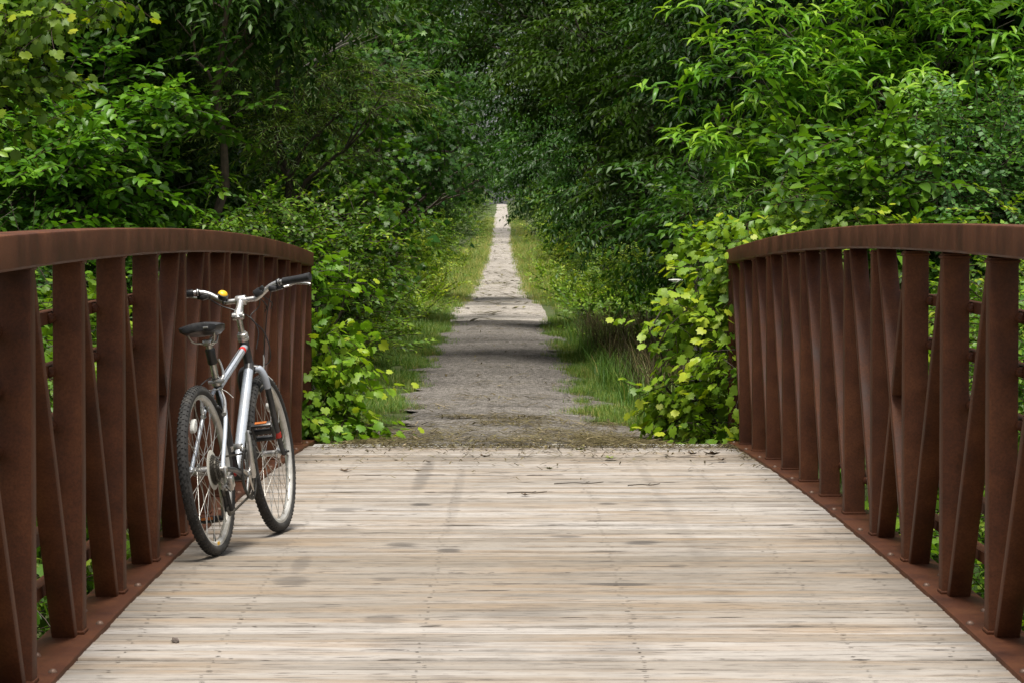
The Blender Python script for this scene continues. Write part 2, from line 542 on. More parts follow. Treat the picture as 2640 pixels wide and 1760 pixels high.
# ------------------------------------------------------------------ terrain, path
PY = [-80, 3, 20.5, 26, 32, 61, 100, 140, 200, 263, 380, 500, 622, 680, 760, 900, 1500]
PZ = [0.15, 0.15, 0.19, 0.07, 0.0, -0.07, 0.0, 0.16, 0.62, 1.2, 3.25, 5.6, 8.0, 8.4, 7.6, 6.0, 6.0]


def path_z(y): return np.interp(y, PY, PZ)
def path_x(y): return -0.1 - 0.0031 * np.asarray(y, float)
def sstep(a, b, x):
    t = np.clip((np.asarray(x, float) - a) / (b - a), 0, 1)
    return t * t * (3 - 2 * t)


def ground_z(x, y):
    x = np.asarray(x, float); y = np.asarray(y, float)
    z = path_z(y)
    dx = np.abs(x - path_x(y))
    side = sstep(1.0, 2.6, dx)
    z = z - 0.16 * side + 0.10 * side * (np.sin(x * 1.7 + y * 0.6) + np.sin(x * 0.8 - y * 1.1)) * 0.5
    z = z + 0.9 * sstep(6, 30, dx) * 0.3
    gully = sstep(4.2, 6.5, y) * (1 - sstep(18.8, 21.0, y))
    z = z - 1.5 * gully
    return z - 0.012


xs = np.concatenate([-np.geomspace(500, 9, 22), np.arange(-8, 8.01, 0.4), np.geomspace(9, 500, 22)])
ys = np.concatenate([np.arange(-80, 0, 8), np.arange(0, 40, 0.5), np.arange(40, 140, 2.5), np.arange(140, 760, 12), np.linspace(770, 1500, 12)])
GX, GY = np.meshgrid(xs, ys)
GZ = ground_z(GX, GY)
nx, ny = len(xs), len(ys)
ii = np.arange(nx * ny).reshape(ny, nx)
Q = np.stack([ii[:-1, :-1], ii[:-1, 1:], ii[1:, 1:], ii[1:, :-1]], -1).reshape(-1, 4)
g = link('ground', np_mesh('ground', np.stack([GX, GY, GZ], -1).reshape(-1, 3), Q, M['soil']))
tag(g, kind='structure')


def strip_mesh(name, y_list, half_l, half_r, lift, mat, nx_=9):
    V, Fc = [], []
    for y, hl, hr in zip(y_list, half_l, half_r):
        c = float(path_x(y))
        for k in range(nx_):
            s = -hl + (hl + hr) * k / (nx_ - 1)
            V.append((c + s, y, float(path_z(y)) + lift - 0.035 * (s / 1.0) ** 2))
    for j in range(len(y_list) - 1):
        for k in range(nx_ - 1):
            a = j * nx_ + k
            Fc.append((a, a + 1, a + nx_ + 1, a + nx_))
    return np_mesh(name, np.array(V), np.array(Fc), mat)


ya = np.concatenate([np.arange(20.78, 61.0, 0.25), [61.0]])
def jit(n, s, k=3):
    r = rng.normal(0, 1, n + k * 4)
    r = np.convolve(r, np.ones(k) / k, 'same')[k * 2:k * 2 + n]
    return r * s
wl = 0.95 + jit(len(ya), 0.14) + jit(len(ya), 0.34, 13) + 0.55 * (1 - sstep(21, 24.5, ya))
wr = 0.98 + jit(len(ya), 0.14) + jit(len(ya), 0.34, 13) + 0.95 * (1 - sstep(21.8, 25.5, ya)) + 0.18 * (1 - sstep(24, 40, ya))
tag(link('shade_toned_path', strip_mesh('shade_toned_path', ya, wl, wr, 0.030, M['shadegravel'])), kind='structure')  # stretch whose colour carries the tree shade, up to the pale path
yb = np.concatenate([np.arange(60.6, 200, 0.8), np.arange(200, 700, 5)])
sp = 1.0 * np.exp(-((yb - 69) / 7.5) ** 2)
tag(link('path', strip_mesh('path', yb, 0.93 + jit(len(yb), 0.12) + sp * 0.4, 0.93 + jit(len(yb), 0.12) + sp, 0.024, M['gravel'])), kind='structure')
yc = np.arange(-80, 3.6, 1.0)
tag(link('approach_path', strip_mesh('approach_path', yc, [1.4] * len(yc), [1.4] * len(yc), 0.024, M['gravel'])), kind='structure')

# ------------------------------------------------------------------ the bridge
BAX = 0.075        # its centre line, a little right of the camera
def deck_z(y): return 0.314 - 0.0017 * (y - 12.58) ** 2
def bx_(y): return BAX - 0.0018 * (y - 10)

PITCH = 1.06
POSTY = [12.05 + 0.05 + PITCH * k for k in range(-8, 10)]       # post centres
HALF_IN = 1.44
bridge = empty('footbridge', (0, 12.58, 0))
tag(bridge, 'rusty steel truss footbridge with weathered plank deck', 'bridge')
BO = Vector((0, 12.58, 0))


def bput(mb, name, mat, smooth=False):
    mb.v = [tuple(Vector(p) - BO) for p in mb.v]
    return mb.build(name, mat, bridge, smooth)


# deck of single planks in one mesh
V, Fc, T, ED = [], [], [], []
y = POSTY[0] - 0.02
pw = 0.196
yend = 20.52
prand = random.Random(3)
prev = 0.5
while y < yend:
    w = pw
    gap = prand.choice([0.005, 0.007, 0.009, 0.011, 0.014, 0.018, 0.024])
    y0, y1 = y + gap / 2, y + w - gap / 2
    dz = prand.uniform(-0.004, 0.004)
    tl = prand.uniform(-0.004, 0.004)
    zz = [deck_z(y0) + dz, deck_z(y1) + dz + tl * 0.3]
    cx = bx_(y)
    xa, xb = cx - 1.41 + prand.uniform(-.012, .012), cx + 1.41 + prand.uniform(-.012, .012)
    prev = 0.25 * prev + 0.75 * prand.random()
    t = prev
    b = 0.006
    prof = [(y0, zz[0] - 0.04), (y0, zz[0] - b), (y0 + b * 1.2, zz[0]), (y0 + 0.022, zz[0] + 0.0003), ((y0 + y1) / 2, sum(zz) / 2 - 0.0012), (y1 - 0.022, zz[1] + 0.0003), (y1 - b * 1.2, zz[1]), (y1, zz[1] - b), (y1, zz[1] - 0.04)]
    n = len(V)
    for xx in (xa, xb):
        for q_, (py, pz) in enumerate(prof): V.append((xx, py, pz)); T.append(t); ED.append([1, 1, .75, 0, 0, 0, .75, 1, 1][q_])
    m_ = len(prof)
    for k in range(m_):
        k2 = (k + 1) % m_
        Fc.append((n + k, n + k2, n + m_ + k2, n + m_ + k))
    y += w
V = np.array(V) - np.array(BO)
dk = np_mesh('deck', V, np.array(Fc), M['deck'], T)
dk.attributes.new('edge', 'FLOAT', 'POINT').data.foreach_set('value', np.array(ED, dtype=np.float32))
link('deck', dk, bridge)
# dark steel under the planks, so the gaps read black
mb = MB()
for k in range(len(POSTY) - 1):
    ym = (POSTY[k] + POSTY[k + 1]) / 2
    mb.box((bx_(ym), ym, deck_z(ym) - 0.13), (2.78, 0.12, 0.14))
bput(mb, 'floor_beam', M['rust'])
for xo in (-1.0, -0.34, 0.34, 1.0):
    mb = MB()
    for k in range(len(POSTY) - 1):
        a, b = POSTY[k], POSTY[k + 1]
        mb.add([(bx_(q) + xo + s * 0.05, q, deck_z(q) - zz_) for q in (a, b) for s in (-1, 1) for zz_ in (0.044, 0.06)],
               [(0, 1, 3, 2), (4, 6, 7, 5), (0, 4, 5, 1), (2, 3, 7, 6), (0, 2, 6, 4), (1, 5, 7, 3)])
    bput(mb, 'stringer', M['bark'])


def chord(side, x_in, x_out, z_bot, z_top, y0, y1, bev=0.008):
    """box tube that follows the camber"""
    prof = [(x_in, z_bot + bev), (x_in, z_top - bev), (x_in + bev * .3, z_top - bev * .3), (x_in + bev, z_top), (x_out - bev, z_top), (x_out - bev * .3, z_top - bev * .3), (x_out, z_top - bev), (x_out, z_bot + bev), (x_out - bev, z_bot), (x_in + bev, z_bot)]
    mb = MB()
    n = 40
    m_ = len(prof)
    vs, fs = [], []
    for j in range(n + 1):
        q = y0 + (y1 - y0) * j / n
        for (xo, zo) in prof: vs.append((bx_(q) + side * xo, q, deck_z(q) + zo))
    for j in range(n):
        for k in range(m_):
            a, b = j * m_ + k, j * m_ + (k + 1) % m_
            fs.append((a, b, b + m_, a + m_))
    fs.append(tuple(range(m_))); fs.append(tuple(n * m_ + k for k in range(m_)))
    return mb.add(vs, fs)


def bar(mb, p0, p1, wx, wd, bev=0.006):
    """straight box tube from p0 to p1, wx across the bridge, wd the other way"""
    p0, p1 = Vector(p0), Vector(p1)
    ax = (p1 - p0).normalized()
    sx = Vector((1, 0, 0))
    sd = ax.cross(sx).normalized()
    pr = []
    hx, hd = wx / 2, wd / 2
    for (a, b) in ((-1, -1), (1, -1), (1, 1), (-1, 1)):
        if bev:
            if a * b > 0: q = [(a * hx, b * (hd - bev)), (a * (hx - bev * .3), b * (hd - bev * .3)), (a * (hx - bev), b * hd)]
            else: q = [(a * (hx - bev), b * hd), (a * (hx - bev * .3), b * (hd - bev * .3)), (a * hx, b * (hd - bev))]
        else: q = [(a * hx, b * hd)]
        pr += q
    m_ = len(pr)
    vs = [p + sx * a + sd * b for p in (p0, p1) for (a, b) in pr]
    fs = [(k, (k + 1) % m_, m_ + (k + 1) % m_, m_ + k) for k in range(m_)]
    fs += [tuple(range(m_))[::-1], tuple(m_ + k for k in range(m_))]
    return mb.add(vs, fs)


RAIL = 1.30
Y0, Y1 = POSTY[0] - 0.10, POSTY[-1] + 0.08
bolt_me = MB().lathe([(0.0, 0.012), (0.008, 0.010), (0.013, 0.004), (0.014, 0.0), (0.014, -0.004)], 'Z', n=10).mesh('bolt', M['bolt'], True)
nut_me = MB().lathe([(0.0, 0.016), (0.011, 0.013), (0.016, 0.005), (0.017, 0.0)], 'Y', n=10).mesh('bolt', M['rust'], True)
for side in (-1, 1):
    rl = RAIL + (0.016 if side > 0 else 0.0)
    bput(chord(side, 1.428, 1.568, rl - 0.099, rl, Y0, Y1), 'top_rail', M['rust'], True)
    bput(chord(side, 1.396, 1.57, -0.11, 0.016, Y0, Y1), 'bottom_chord', M['rust'], True)
    for k, py in enumerate(POSTY):
        mb = MB()
        xc = bx_(py) + side * (HALF_IN + 0.046)
        bar(mb, (xc, py, deck_z(py) + 0.010), (xc, py, deck_z(py) + RAIL - 0.090), 0.092, 0.094)
        for zz_, h_ in ((0.021, 0.012), (RAIL - 0.101, 0.010)):
            mb.box((xc, py, deck_z(py) + zz_), (0.102, 0.104, h_), None, 0.004)
        bput(mb, 'post', M['rust'], True)
    mid = 8      # panel between posts 8 and 9 is the middle one
    for k in range(len(POSTY) - 1):
        a, b = POSTY[k], POSTY[k + 1]
        def pt(yy, top, xo=0.0):
            return (bx_(yy) + side * (HALF_IN + 0.052 + xo), yy, deck_z(yy) + (RAIL - 0.088 if top else 0.01))
        e = 0.085
        mb = MB()
        if k > mid: bar(mb, pt(a + e, False), pt(b - e, True), 0.076, 0.05)
        elif k < mid: bar(mb, pt(a + e, True), pt(b - e, False), 0.076, 0.05)
        else:
            bar(mb, pt(a + e, False), pt(b - e, True), 0.076, 0.05)
            bput(mb, 'diagonal', M['rust'], True)
            mb = MB()
            p0, p1 = Vector(pt(a + e, True)), Vector(pt(b - e, False))
            bar(mb, p0, p0.lerp(p1, 0.47), 0.070, 0.05)
            bar(mb, p0.lerp(p1, 0.53), p1, 0.070, 0.05)
        bput(mb, 'diagonal', M['rust'], True)
    for zo in (0.17, 0.34, 0.51, 0.68, 0.85, 1.02):
        mb = chord(side, 1.545, 1.551, zo - 0.02, zo + 0.02, Y0 + 0.05, Y1 - 0.05, bev=0.001)
        mb2 = chord(side, 1.551, 1.585, zo + 0.014, zo + 0.02, Y0 + 0.05, Y1 - 0.05, bev=0.001)
        mb.add(mb2.v, mb2.f)
        bput(mb, 'guard_bar', M['rust'])
    # bolts that hold the edge plate, and the bolt heads on the back of the posts
    yb_ = Y0 + 0.3
    while yb_ < 21:
        o = link('bolt', bolt_me, bridge)
        o.location = Vector((bx_(yb_) + side * 1.418, yb_, deck_z(yb_) + 0.016)) - BO
        o = link('bolt', bolt_me, bridge)
        o.location = Vector((bx_(yb_) + side * 1.515, yb_ + 0.33, deck_z(yb_ + 0.33) + 0.016)) - BO
        yb_ += PITCH
for side in (-1, 1):
    for py in POSTY[5:12]:
        for zo in (0.17, 0.34, 0.51, 0.68, 0.85, 1.02):
            if zo in (0.51,): continue
            o = link('bracket', nut_me, bridge)
            o.location = Vector((bx_(py) + side * 1.538, py - 0.048, deck_z(py) + zo)) - BO
            o.rotation_euler = (R(180), 0, 0)

# the far bearing: concrete seat, pale joint strip
mb = MB()
yA = 21.35
mb.box((bx_(21), 21.2, -0.70), (3.5, 1.1, 1.50), bev=0.03)
tag(mb.build('abutment', M['concrete']), 'grey concrete abutment under the far end of the footbridge', 'abutment')
mb = MB()
mb.box((bx_(21), 20.66, 0.165), (2.74, 0.24, 0.085), bev=0.006)
tag(mb.build('joint_strip', M['strip']), 'pale strip between the plank deck and the gravel', 'strip')
mb = MB()
mb.box((bx_(3.2), 3.0, -0.70), (3.5, 0.9, 1.50), bev=0.03)
tag(mb.build('abutment', M['concrete']), 'grey concrete abutment under the near end of the footbridge', 'abutment')


# ------------------------------------------------------------------ foliage
def unit(a): return a / np.maximum(np.linalg.norm(a, axis=-1, keepdims=True), 1e-9)


def frames(fwd, up):
    x = unit(fwd)
    yv = unit(np.cross(up, x))
    z = np.cross(x, yv)
    return np.stack([x, yv, z], axis=-1)


def leaf_strip(w, droop, fold, rows=((0.30, 0.9), (0.68, 0.75))):
    V = [(0, 0, 0)]
    for t, k in rows:
        h = w * 0.5 * k
        z = -droop * t * t
        V += [(t, h, z + fold * h), (t, 0, z), (t, -h, z + fold * h)]
    V.append((1 - 0.25 * droop, 0, -droop))
    T = [(0, 2, 1), (0, 3, 2), (1, 2, 5), (1, 5, 4), (2, 3, 6), (2, 6, 5), (4, 5, 7), (5, 6, 7)]
    return np.array(V, float), np.array(T)


def leaf_lo(w, droop, fold):
    V = [(0, 0, 0), (0.45, w / 2, fold * w / 2 - droop * .2), (0.5, 0, -droop * .25), (0.45, -w / 2, fold * w / 2 - droop * .2), (1, 0, -droop)]
    T = [(0, 2, 1), (0, 3, 2), (1, 2, 4), (2, 3, 4)]
    return np.array(V, float), np.array(T)


def leaf_poly(pol, droop, fold):
    """pol: (angle deg, radius) for one half from tip to base"""
    pts = [(a, r) for a, r in pol] + [(-a, r) for a, r in reversed(pol) if 0 < a < 180]
    V = [(0.42, 0, 0)]
    for a, r in pts:
        x, y_ = 0.42 + r * math.cos(R(a)), r * math.sin(R(a))
        V.append((x, y_, -droop * max(0, x) ** 2 + fold * abs(y_) - 0.25 * y_ * y_))
    n = len(pts)
    T = [(0, 1 + k, 1 + (k + 1) % n) for k in range(n)]
    return np.array(V, float), np.array(T)


GRAPE = [(0, .62), (10, .50), (20, .47), (29, .42), (38, .50), (47, .56), (57, .47), (68, .41), (80, .47), (94, .50), (110, .43), (128, .46), (146, .42), (160, .42), (174, .22)]
MAPLE = [(0, .60), (14, .38), (24, .27), (38, .46), (50, .55), (60, .34), (74, .25), (92, .38), (108, .42), (124, .26), (150, .30), (180, .34)]


def make_spray(sp, r):
    """one twig with its leaves, growing along +X; returns verts, tris, tone"""
    VV, TT, CC = [], [], []
    nV = 0

    def put(V, T, pos, fwd, up, s, tone):
        nonlocal nV
        F = frames(np.array([fwd], float), np.array([up], float))[0]
        VV.append((V * s) @ F.T + np.array(pos))
        TT.append(T + nV)
        CC.append(np.full(len(V), tone))
        nV += len(V)

    L, n, ls = sp['len'], sp['n'], sp['leaf']
    sag = sp.get('sag', 0.25)
    kind = sp['shape']
    pr = None
    for i in range(n):
        t = (i + 0.6) / n
        pos = np.array([t * L, 0, sp.get('rise', 0.0) * L * t - sag * L * t * t])
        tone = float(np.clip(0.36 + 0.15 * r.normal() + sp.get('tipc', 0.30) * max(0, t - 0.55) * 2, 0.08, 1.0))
        s = ls * r.uniform(0.72, 1.1) * (1 - 0.25 * t)
        if kind == 'lance':
            a = i * 2.4 + r.normal() * 0.2
            e = 0.25 + 0.5 * t
            fwd = [math.cos(a) * math.cos(e) * 0.9 + 0.35, math.sin(a) * math.cos(e), math.sin(e) * 0.7]
            put(*leaf_strip(0.25, r.uniform(0.35, 0.85), 0.5), pos, fwd, [0.1 * r.normal(), 0.1 * r.normal(), 1], s, tone)
        elif kind in ('oval', 'small', 'willow', 'round'):
            a = (1 if i % 2 else -1) * R(62 * (1 - 0.45 * t)) + r.normal() * 0.25
            fwd = [math.cos(a), math.sin(a), r.normal() * 0.22 - 0.1]
            up = [0.28 * r.normal(), 0.28 * r.normal(), 1]
            if kind == 'oval': put(*leaf_strip(0.55, r.uniform(0.05, 0.3), 0.35), pos, fwd, up, s, tone)
            elif kind == 'round': put(*leaf_lo(0.85, r.uniform(0.0, 0.2), 0.25), pos, fwd, up, s, tone)
            elif kind == 'small': put(*leaf_lo(0.56, r.uniform(0.05, 0.3), 0.4), pos, fwd, up, s, tone)
            else: put(*leaf_lo(0.17, r.uniform(0.2, 0.5), 0.4), pos, fwd, up, s, tone)
        elif kind in ('grape', 'maple'):
            a = (1 if i % 2 else -1) * R(70 * (1 - 0.5 * t)) + r.normal() * 0.35
            pe = sp['pet']
            d = np.array([math.cos(a), math.sin(a), 0.25 + 0.2 * r.normal()])
            p2 = pos + d * pe
            fwd = [d[0], d[1], -0.55 + 0.35 * r.normal()]
            up = [0.55 + 0.3 * r.normal(), 0.35 * r.normal(), 0.85]
            put(*leaf_poly(GRAPE if kind == 'grape' else MAPLE, r.uniform(0.05, 0.35), r.uniform(-0.1, 0.25)), p2, fwd, up, s, tone)
        elif kind == 'ash':
            a = (1 if i % 2 else -1) * R(55 * (1 - 0.4 * t)) + r.normal() * 0.25
            d = np.array([math.cos(a), math.sin(a), -0.15 + 0.2 * r.normal()])
            m_ = 3
            rl = ls * 2.3
            for j in range(m_ * 2 + 1):
                tj = (j // 2 + 1) / (m_ + 1) if j < m_ * 2 else 1.0
                pj = pos + d * rl * tj + np.array([0, 0, -0.35 * rl * tj * tj])
                b = a + ((1 if j % 2 else -1) * R(58) if j < m_ * 2 else 0)
                put(*leaf_lo(0.38, r.uniform(0.15, 0.45), 0.4), pj, [math.cos(b), math.sin(b), -0.45 + 0.2 * r.normal()], [0.25 * r.normal(), 0.25 * r.normal(), 1], s, float(np.clip(tone + 0.06 * r.normal(), .08, 1)))
    # the twig itself: a thin three sided stick
    k = 4
    tw = sp.get('tw', 0.003)
    pts = [np.array([t * L, 0, sp.get('rise', 0.0) * L * t - sag * L * t * t]) for t in np.linspace(0, 0.97, k)]
    V = []
    for q in pts:
        for th in (0, 2.09, 4.19): V.append(q + tw * np.array([0, math.cos(th), math.sin(th)]))
    T = []
    for j in range(k - 1):
        for c in range(3):
            a, b = j * 3 + c, j * 3 + (c + 1) % 3
            T += [(a, b, b + 3), (a, b + 3, a + 3)]
    VV.append(np.array(V)); TT.append(np.array(T) + nV); CC.append(np.full(len(V), 0.0))
    return np.concatenate(VV), np.concatenate(TT), np.concatenate(CC)


SPEC = {
    'lance': dict(shape='lance', len=0.20, n=10, leaf=0.20, sag=-0.1, rho=0.27, s=4, tipc=0.6),
    'oval': dict(shape='oval', len=0.44, n=10, leaf=0.130, sag=0.15, rho=0.30, s=6, tipc=0.25),
    'round': dict(shape='round', len=0.34, n=11, leaf=0.062, sag=-0.1, rho=0.24, s=8, tipc=0.3),
    'grape': dict(shape='grape', len=0.28, n=6, leaf=0.100, pet=0.04, sag=0.3, rho=0.21, s=5, tipc=0.6),
    'maple': dict(shape='maple', len=0.40, n=8, leaf=0.130, pet=0.05, sag=0.1, rho=0.40, s=8, tipc=0.3),
    'ash': dict(shape='ash', len=0.40, n=5, leaf=0.135, sag=0.40, rho=0.30, s=4, tipc=0.3),
    'willow': dict(shape='willow', len=0.40, n=16, leaf=0.105, sag=0.35, rho=0.28, s=8, tipc=0.35),
    'small': dict(shape='small', len=0.30, n=13, leaf=0.058, sag=0.1, rho=0.22, s=9, tipc=0.4),
}
SPEC['bright'] = dict(SPEC['small'], leaf=0.065)
srng = np.random.default_rng(11)
SPRAYS = {k: [make_spray(v, srng) for _ in range(5)] for k, v in SPEC.items()}


def scatter(sp, P, Fw, Up, S, dt, r):
    """bake sprays of one species at many places"""
    var = SPRAYS[sp]
    pick = r.integers(0, len(var), len(P))
    Fm = frames(Fw, Up)
    VV, TT, CC = [], [], []
    off = 0
    for k, (V, T, C) in enumerate(var):
        idx = np.where(pick == k)[0]
        if not len(idx): continue
        W = np.einsum('mij,nj->mni', Fm[idx], V) * S[idx, None, None] + P[idx, None, :]
        nv = len(V)
        TT.append((T[None] + (off + nv * np.arange(len(idx)))[:, None, None]).reshape(-1, 3))
        c = np.where(C[None] > 0.02, np.clip(C[None] + dt[idx, None], 0.08, 1.0), 0.0)
        VV.append(W.reshape(-1, 3)); CC.append(c.reshape(-1))
        off += nv * len(idx)
    return np.concatenate(VV), np.concatenate(TT), np.concatenate(CC)


def crown_mesh(name, sp, lobes, seed, dens=1.0, size=1.0, mat=None, tone=0.0, low=-0.7, shift=(0, 0, 0)):
    """lobes: (x, y, z, rx, ry, rz); each is covered in clumps of sprays"""
    r = np.random.default_rng(seed)
    s_ = SPEC[sp]
    Ps, Fs, Us, Ss, Ds = [], [], [], [], []
    for (x, y_, z, rx, ry, rz) in lobes:
        rho = s_['rho'] * size
        area = 4 * math.pi * (rx * ry + rx * rz + ry * rz) / 3
        m_ = max(5, int(dens * 1.0 * area / (math.pi * rho * rho)))
        d = unit(r.normal(size=(m_ * 2, 3)))
        d = d[d[:, 2] > low][:m_]
        ctr = np.array([x, y_, z]) + d * np.array([rx, ry, rz]) * (r.uniform(0.55, 1.08, (len(d), 1)))
        ct = r.normal(0, 0.11, len(d))
        k = s_['s']
        n = len(d) * k
        P = np.repeat(ctr, k, 0) + r.normal(size=(n, 3)) * rho * np.array([0.62, 0.62, 0.34])
        D = np.repeat(d, k, 0)
        Fw = D * np.array([1, 1, 0.55]) + r.normal(size=(n, 3)) * np.array([0.55, 0.55, 0.28])
        Up = np.array([0, 0, 1.0]) + 0.35 * D + 0.25 * r.normal(size=(n, 3))
        Ps.append(P); Fs.append(Fw); Us.append(Up)
        Ss.append(r.uniform(0.8, 1.15, n) * size)
        Ds.append(np.repeat(ct, k) + tone)
    V, T, C = scatter(sp, np.concatenate(Ps) - np.array(shift), np.concatenate(Fs), np.concatenate(Us), np.concatenate(Ss), np.concatenate(Ds), r)
    return np_mesh(name, V, T, M[mat or sp], C)


def limb_path(p0, p1, r, n=5, wob=0.10, arch=0.12):
    p0, p1 = np.array(p0, float), np.array(p1, float)
    L = np.linalg.norm(p1 - p0)
    pts = []
    for i in range(n + 1):
        t = i / n
        q = p0 + (p1 - p0) * t
        q = q + r.normal(size=3) * wob * L * 0.35 * math.sin(math.pi * t) + np.array([0, 0, arch * L * math.sin(math.pi * t)])
        pts.append(q)
    return pts


def trunk_mesh(name, base_r, top, lobes, seed, mat, lean=(0, 0), stems=1):
    """trunk from the origin with a limb out to every lobe (all in the plant's own space)"""
    r = np.random.default_rng(seed)
    mb = MB()
    for s in range(stems):
        b0 = np.array([0.0, 0.0, -0.15]) if stems == 1 else np.array([r.normal() * 0.12, r.normal() * 0.12, -0.1])
        tp = np.array([lean[0], lean[1], top]) + (r.normal(size=3) * 0.15 * top if stems > 1 else 0)
        pts = limb_path(b0, tp, r, 8, 0.07, 0.0)
        rad = [base_r * (1.25 if i == 0 else 1.0) * (1 - 0.72 * i / 8) for i in range(9)]
        mb.tube(pts, rad, 8)
        for q, lb in enumerate(lobes):
            if stems > 1 and q % stems != s: continue
            c = np.array(lb[:3])
            # leave the trunk below the lobe
            zt = max(0.12 * top, min(top * 0.95, c[2] - 0.55 * math.hypot(c[0], c[1])))
            j = min(8, max(1, int(zt / max(top, 0.1) * 8)))
            pp = limb_path(pts[j], c, r, 5, 0.2, 0.06)
            r0 = min(rad[j] * 0.6, base_r * 0.5)
            mb.tube(pp, [max(0.005, r0 * (1 - 0.85 * i / 5)) for i in range(6)], 6)
            for _ in range(3):
                e = c + unit(r.normal(size=3)) * np.array(lb[3:]) * 0.9
                j2 = int(r.integers(2, 5))
                mb.tube(limb_path(pp[j2], e, r, 3, 0.3, 0.05), [max(0.004, r0 * 0.4), max(0.0035, r0 * 0.28), 0.0035, 0.0025], 5)
    return mb.mesh(name, mat, True)


ALLP = []


def plant(name, label, cat, sp, base, lobes, seed, trunk=0.05, top=None, group=None, dens=1.0, size=1.0, mat=None, tone=0.0, bark='bark',
          low=-0.7, lean=(0, 0), stems=1, leafname='crown', trunkname='trunk'):
    """a tree or shrub: Empty at its foot > trunk, crown. lobes in world space"""
    bx, by = base
    bz = float(ground_z(bx, by))
    B = (bx, by, bz)
    root = empty(name, B)
    tag(root, label, cat, group)
    loc = [(l[0] - bx, l[1] - by, l[2] - bz) + tuple(l[3:]) for l in lobes]
    cm = crown_mesh(leafname, sp, lobes, seed, dens, size, mat, tone, low, shift=B)
    link(leafname, cm, root)
    if top is None: top = max(l[2] for l in loc) * 0.8
    link(trunkname, trunk_mesh(trunkname, trunk, top, loc, seed + 1, M[bark], lean, stems), root)
    ALLP.append(root)
    return root


def Lb(u, v, d, r, ry=None, rz=None):
    x, y_, z = at(u, v, d)
    return (x, y_, z, r, ry or r, rz or r * 0.8)


def copy_plant(root, loc, rz, scale, label, group=None):
    c = root.copy(); COL.objects.link(c)
    c.location = loc; c.rotation_euler = (0, 0, rz); c.scale = scale
    c['label'] = label
    if group: c['group'] = group
    for ch in root.children:
        k = ch.copy(); COL.objects.link(k); k.parent = c
    return c


# ------------------------------------------------------------------ the bicycle (X right, Y ahead, Z up, origin where the rear tyre touches)
BIKE = empty('bicycle', (-1.172, 12.43, deck_z(12.43) + 0.004), (0, R(-7.2), R(-10.0)))
tag(BIKE, 'silver blue hybrid bicycle with black saddle leaning on the rusty railing', 'bicycle')
WR, ZA, WB = 0.338, 0.338, 1.02
BBp = Vector((0, 0.43, 0.285))


def bp(mb, name, mat, parent=None, smooth=True):
    return mb.build(name, M[mat], parent or BIKE, smooth)


def curve(pts, n=8):
    """smooth line through the points"""
    P = [Vector(p) for p in pts]
    P = [P[0] * 2 - P[1]] + P + [P[-1] * 2 - P[-2]]
    out = []
    for i in range(1, len(P) - 2):
        for k in range(n):
            t = k / n
            a, b, c, d = P[i - 1], P[i], P[i + 1], P[i + 2]
            out.append(0.5 * ((2 * b) + (c - a) * t + (2 * a - 5 * b + 4 * c - d) * t * t + (3 * b - a - 3 * c + d) * t ** 3))
    out.append(P[-2])
    return out


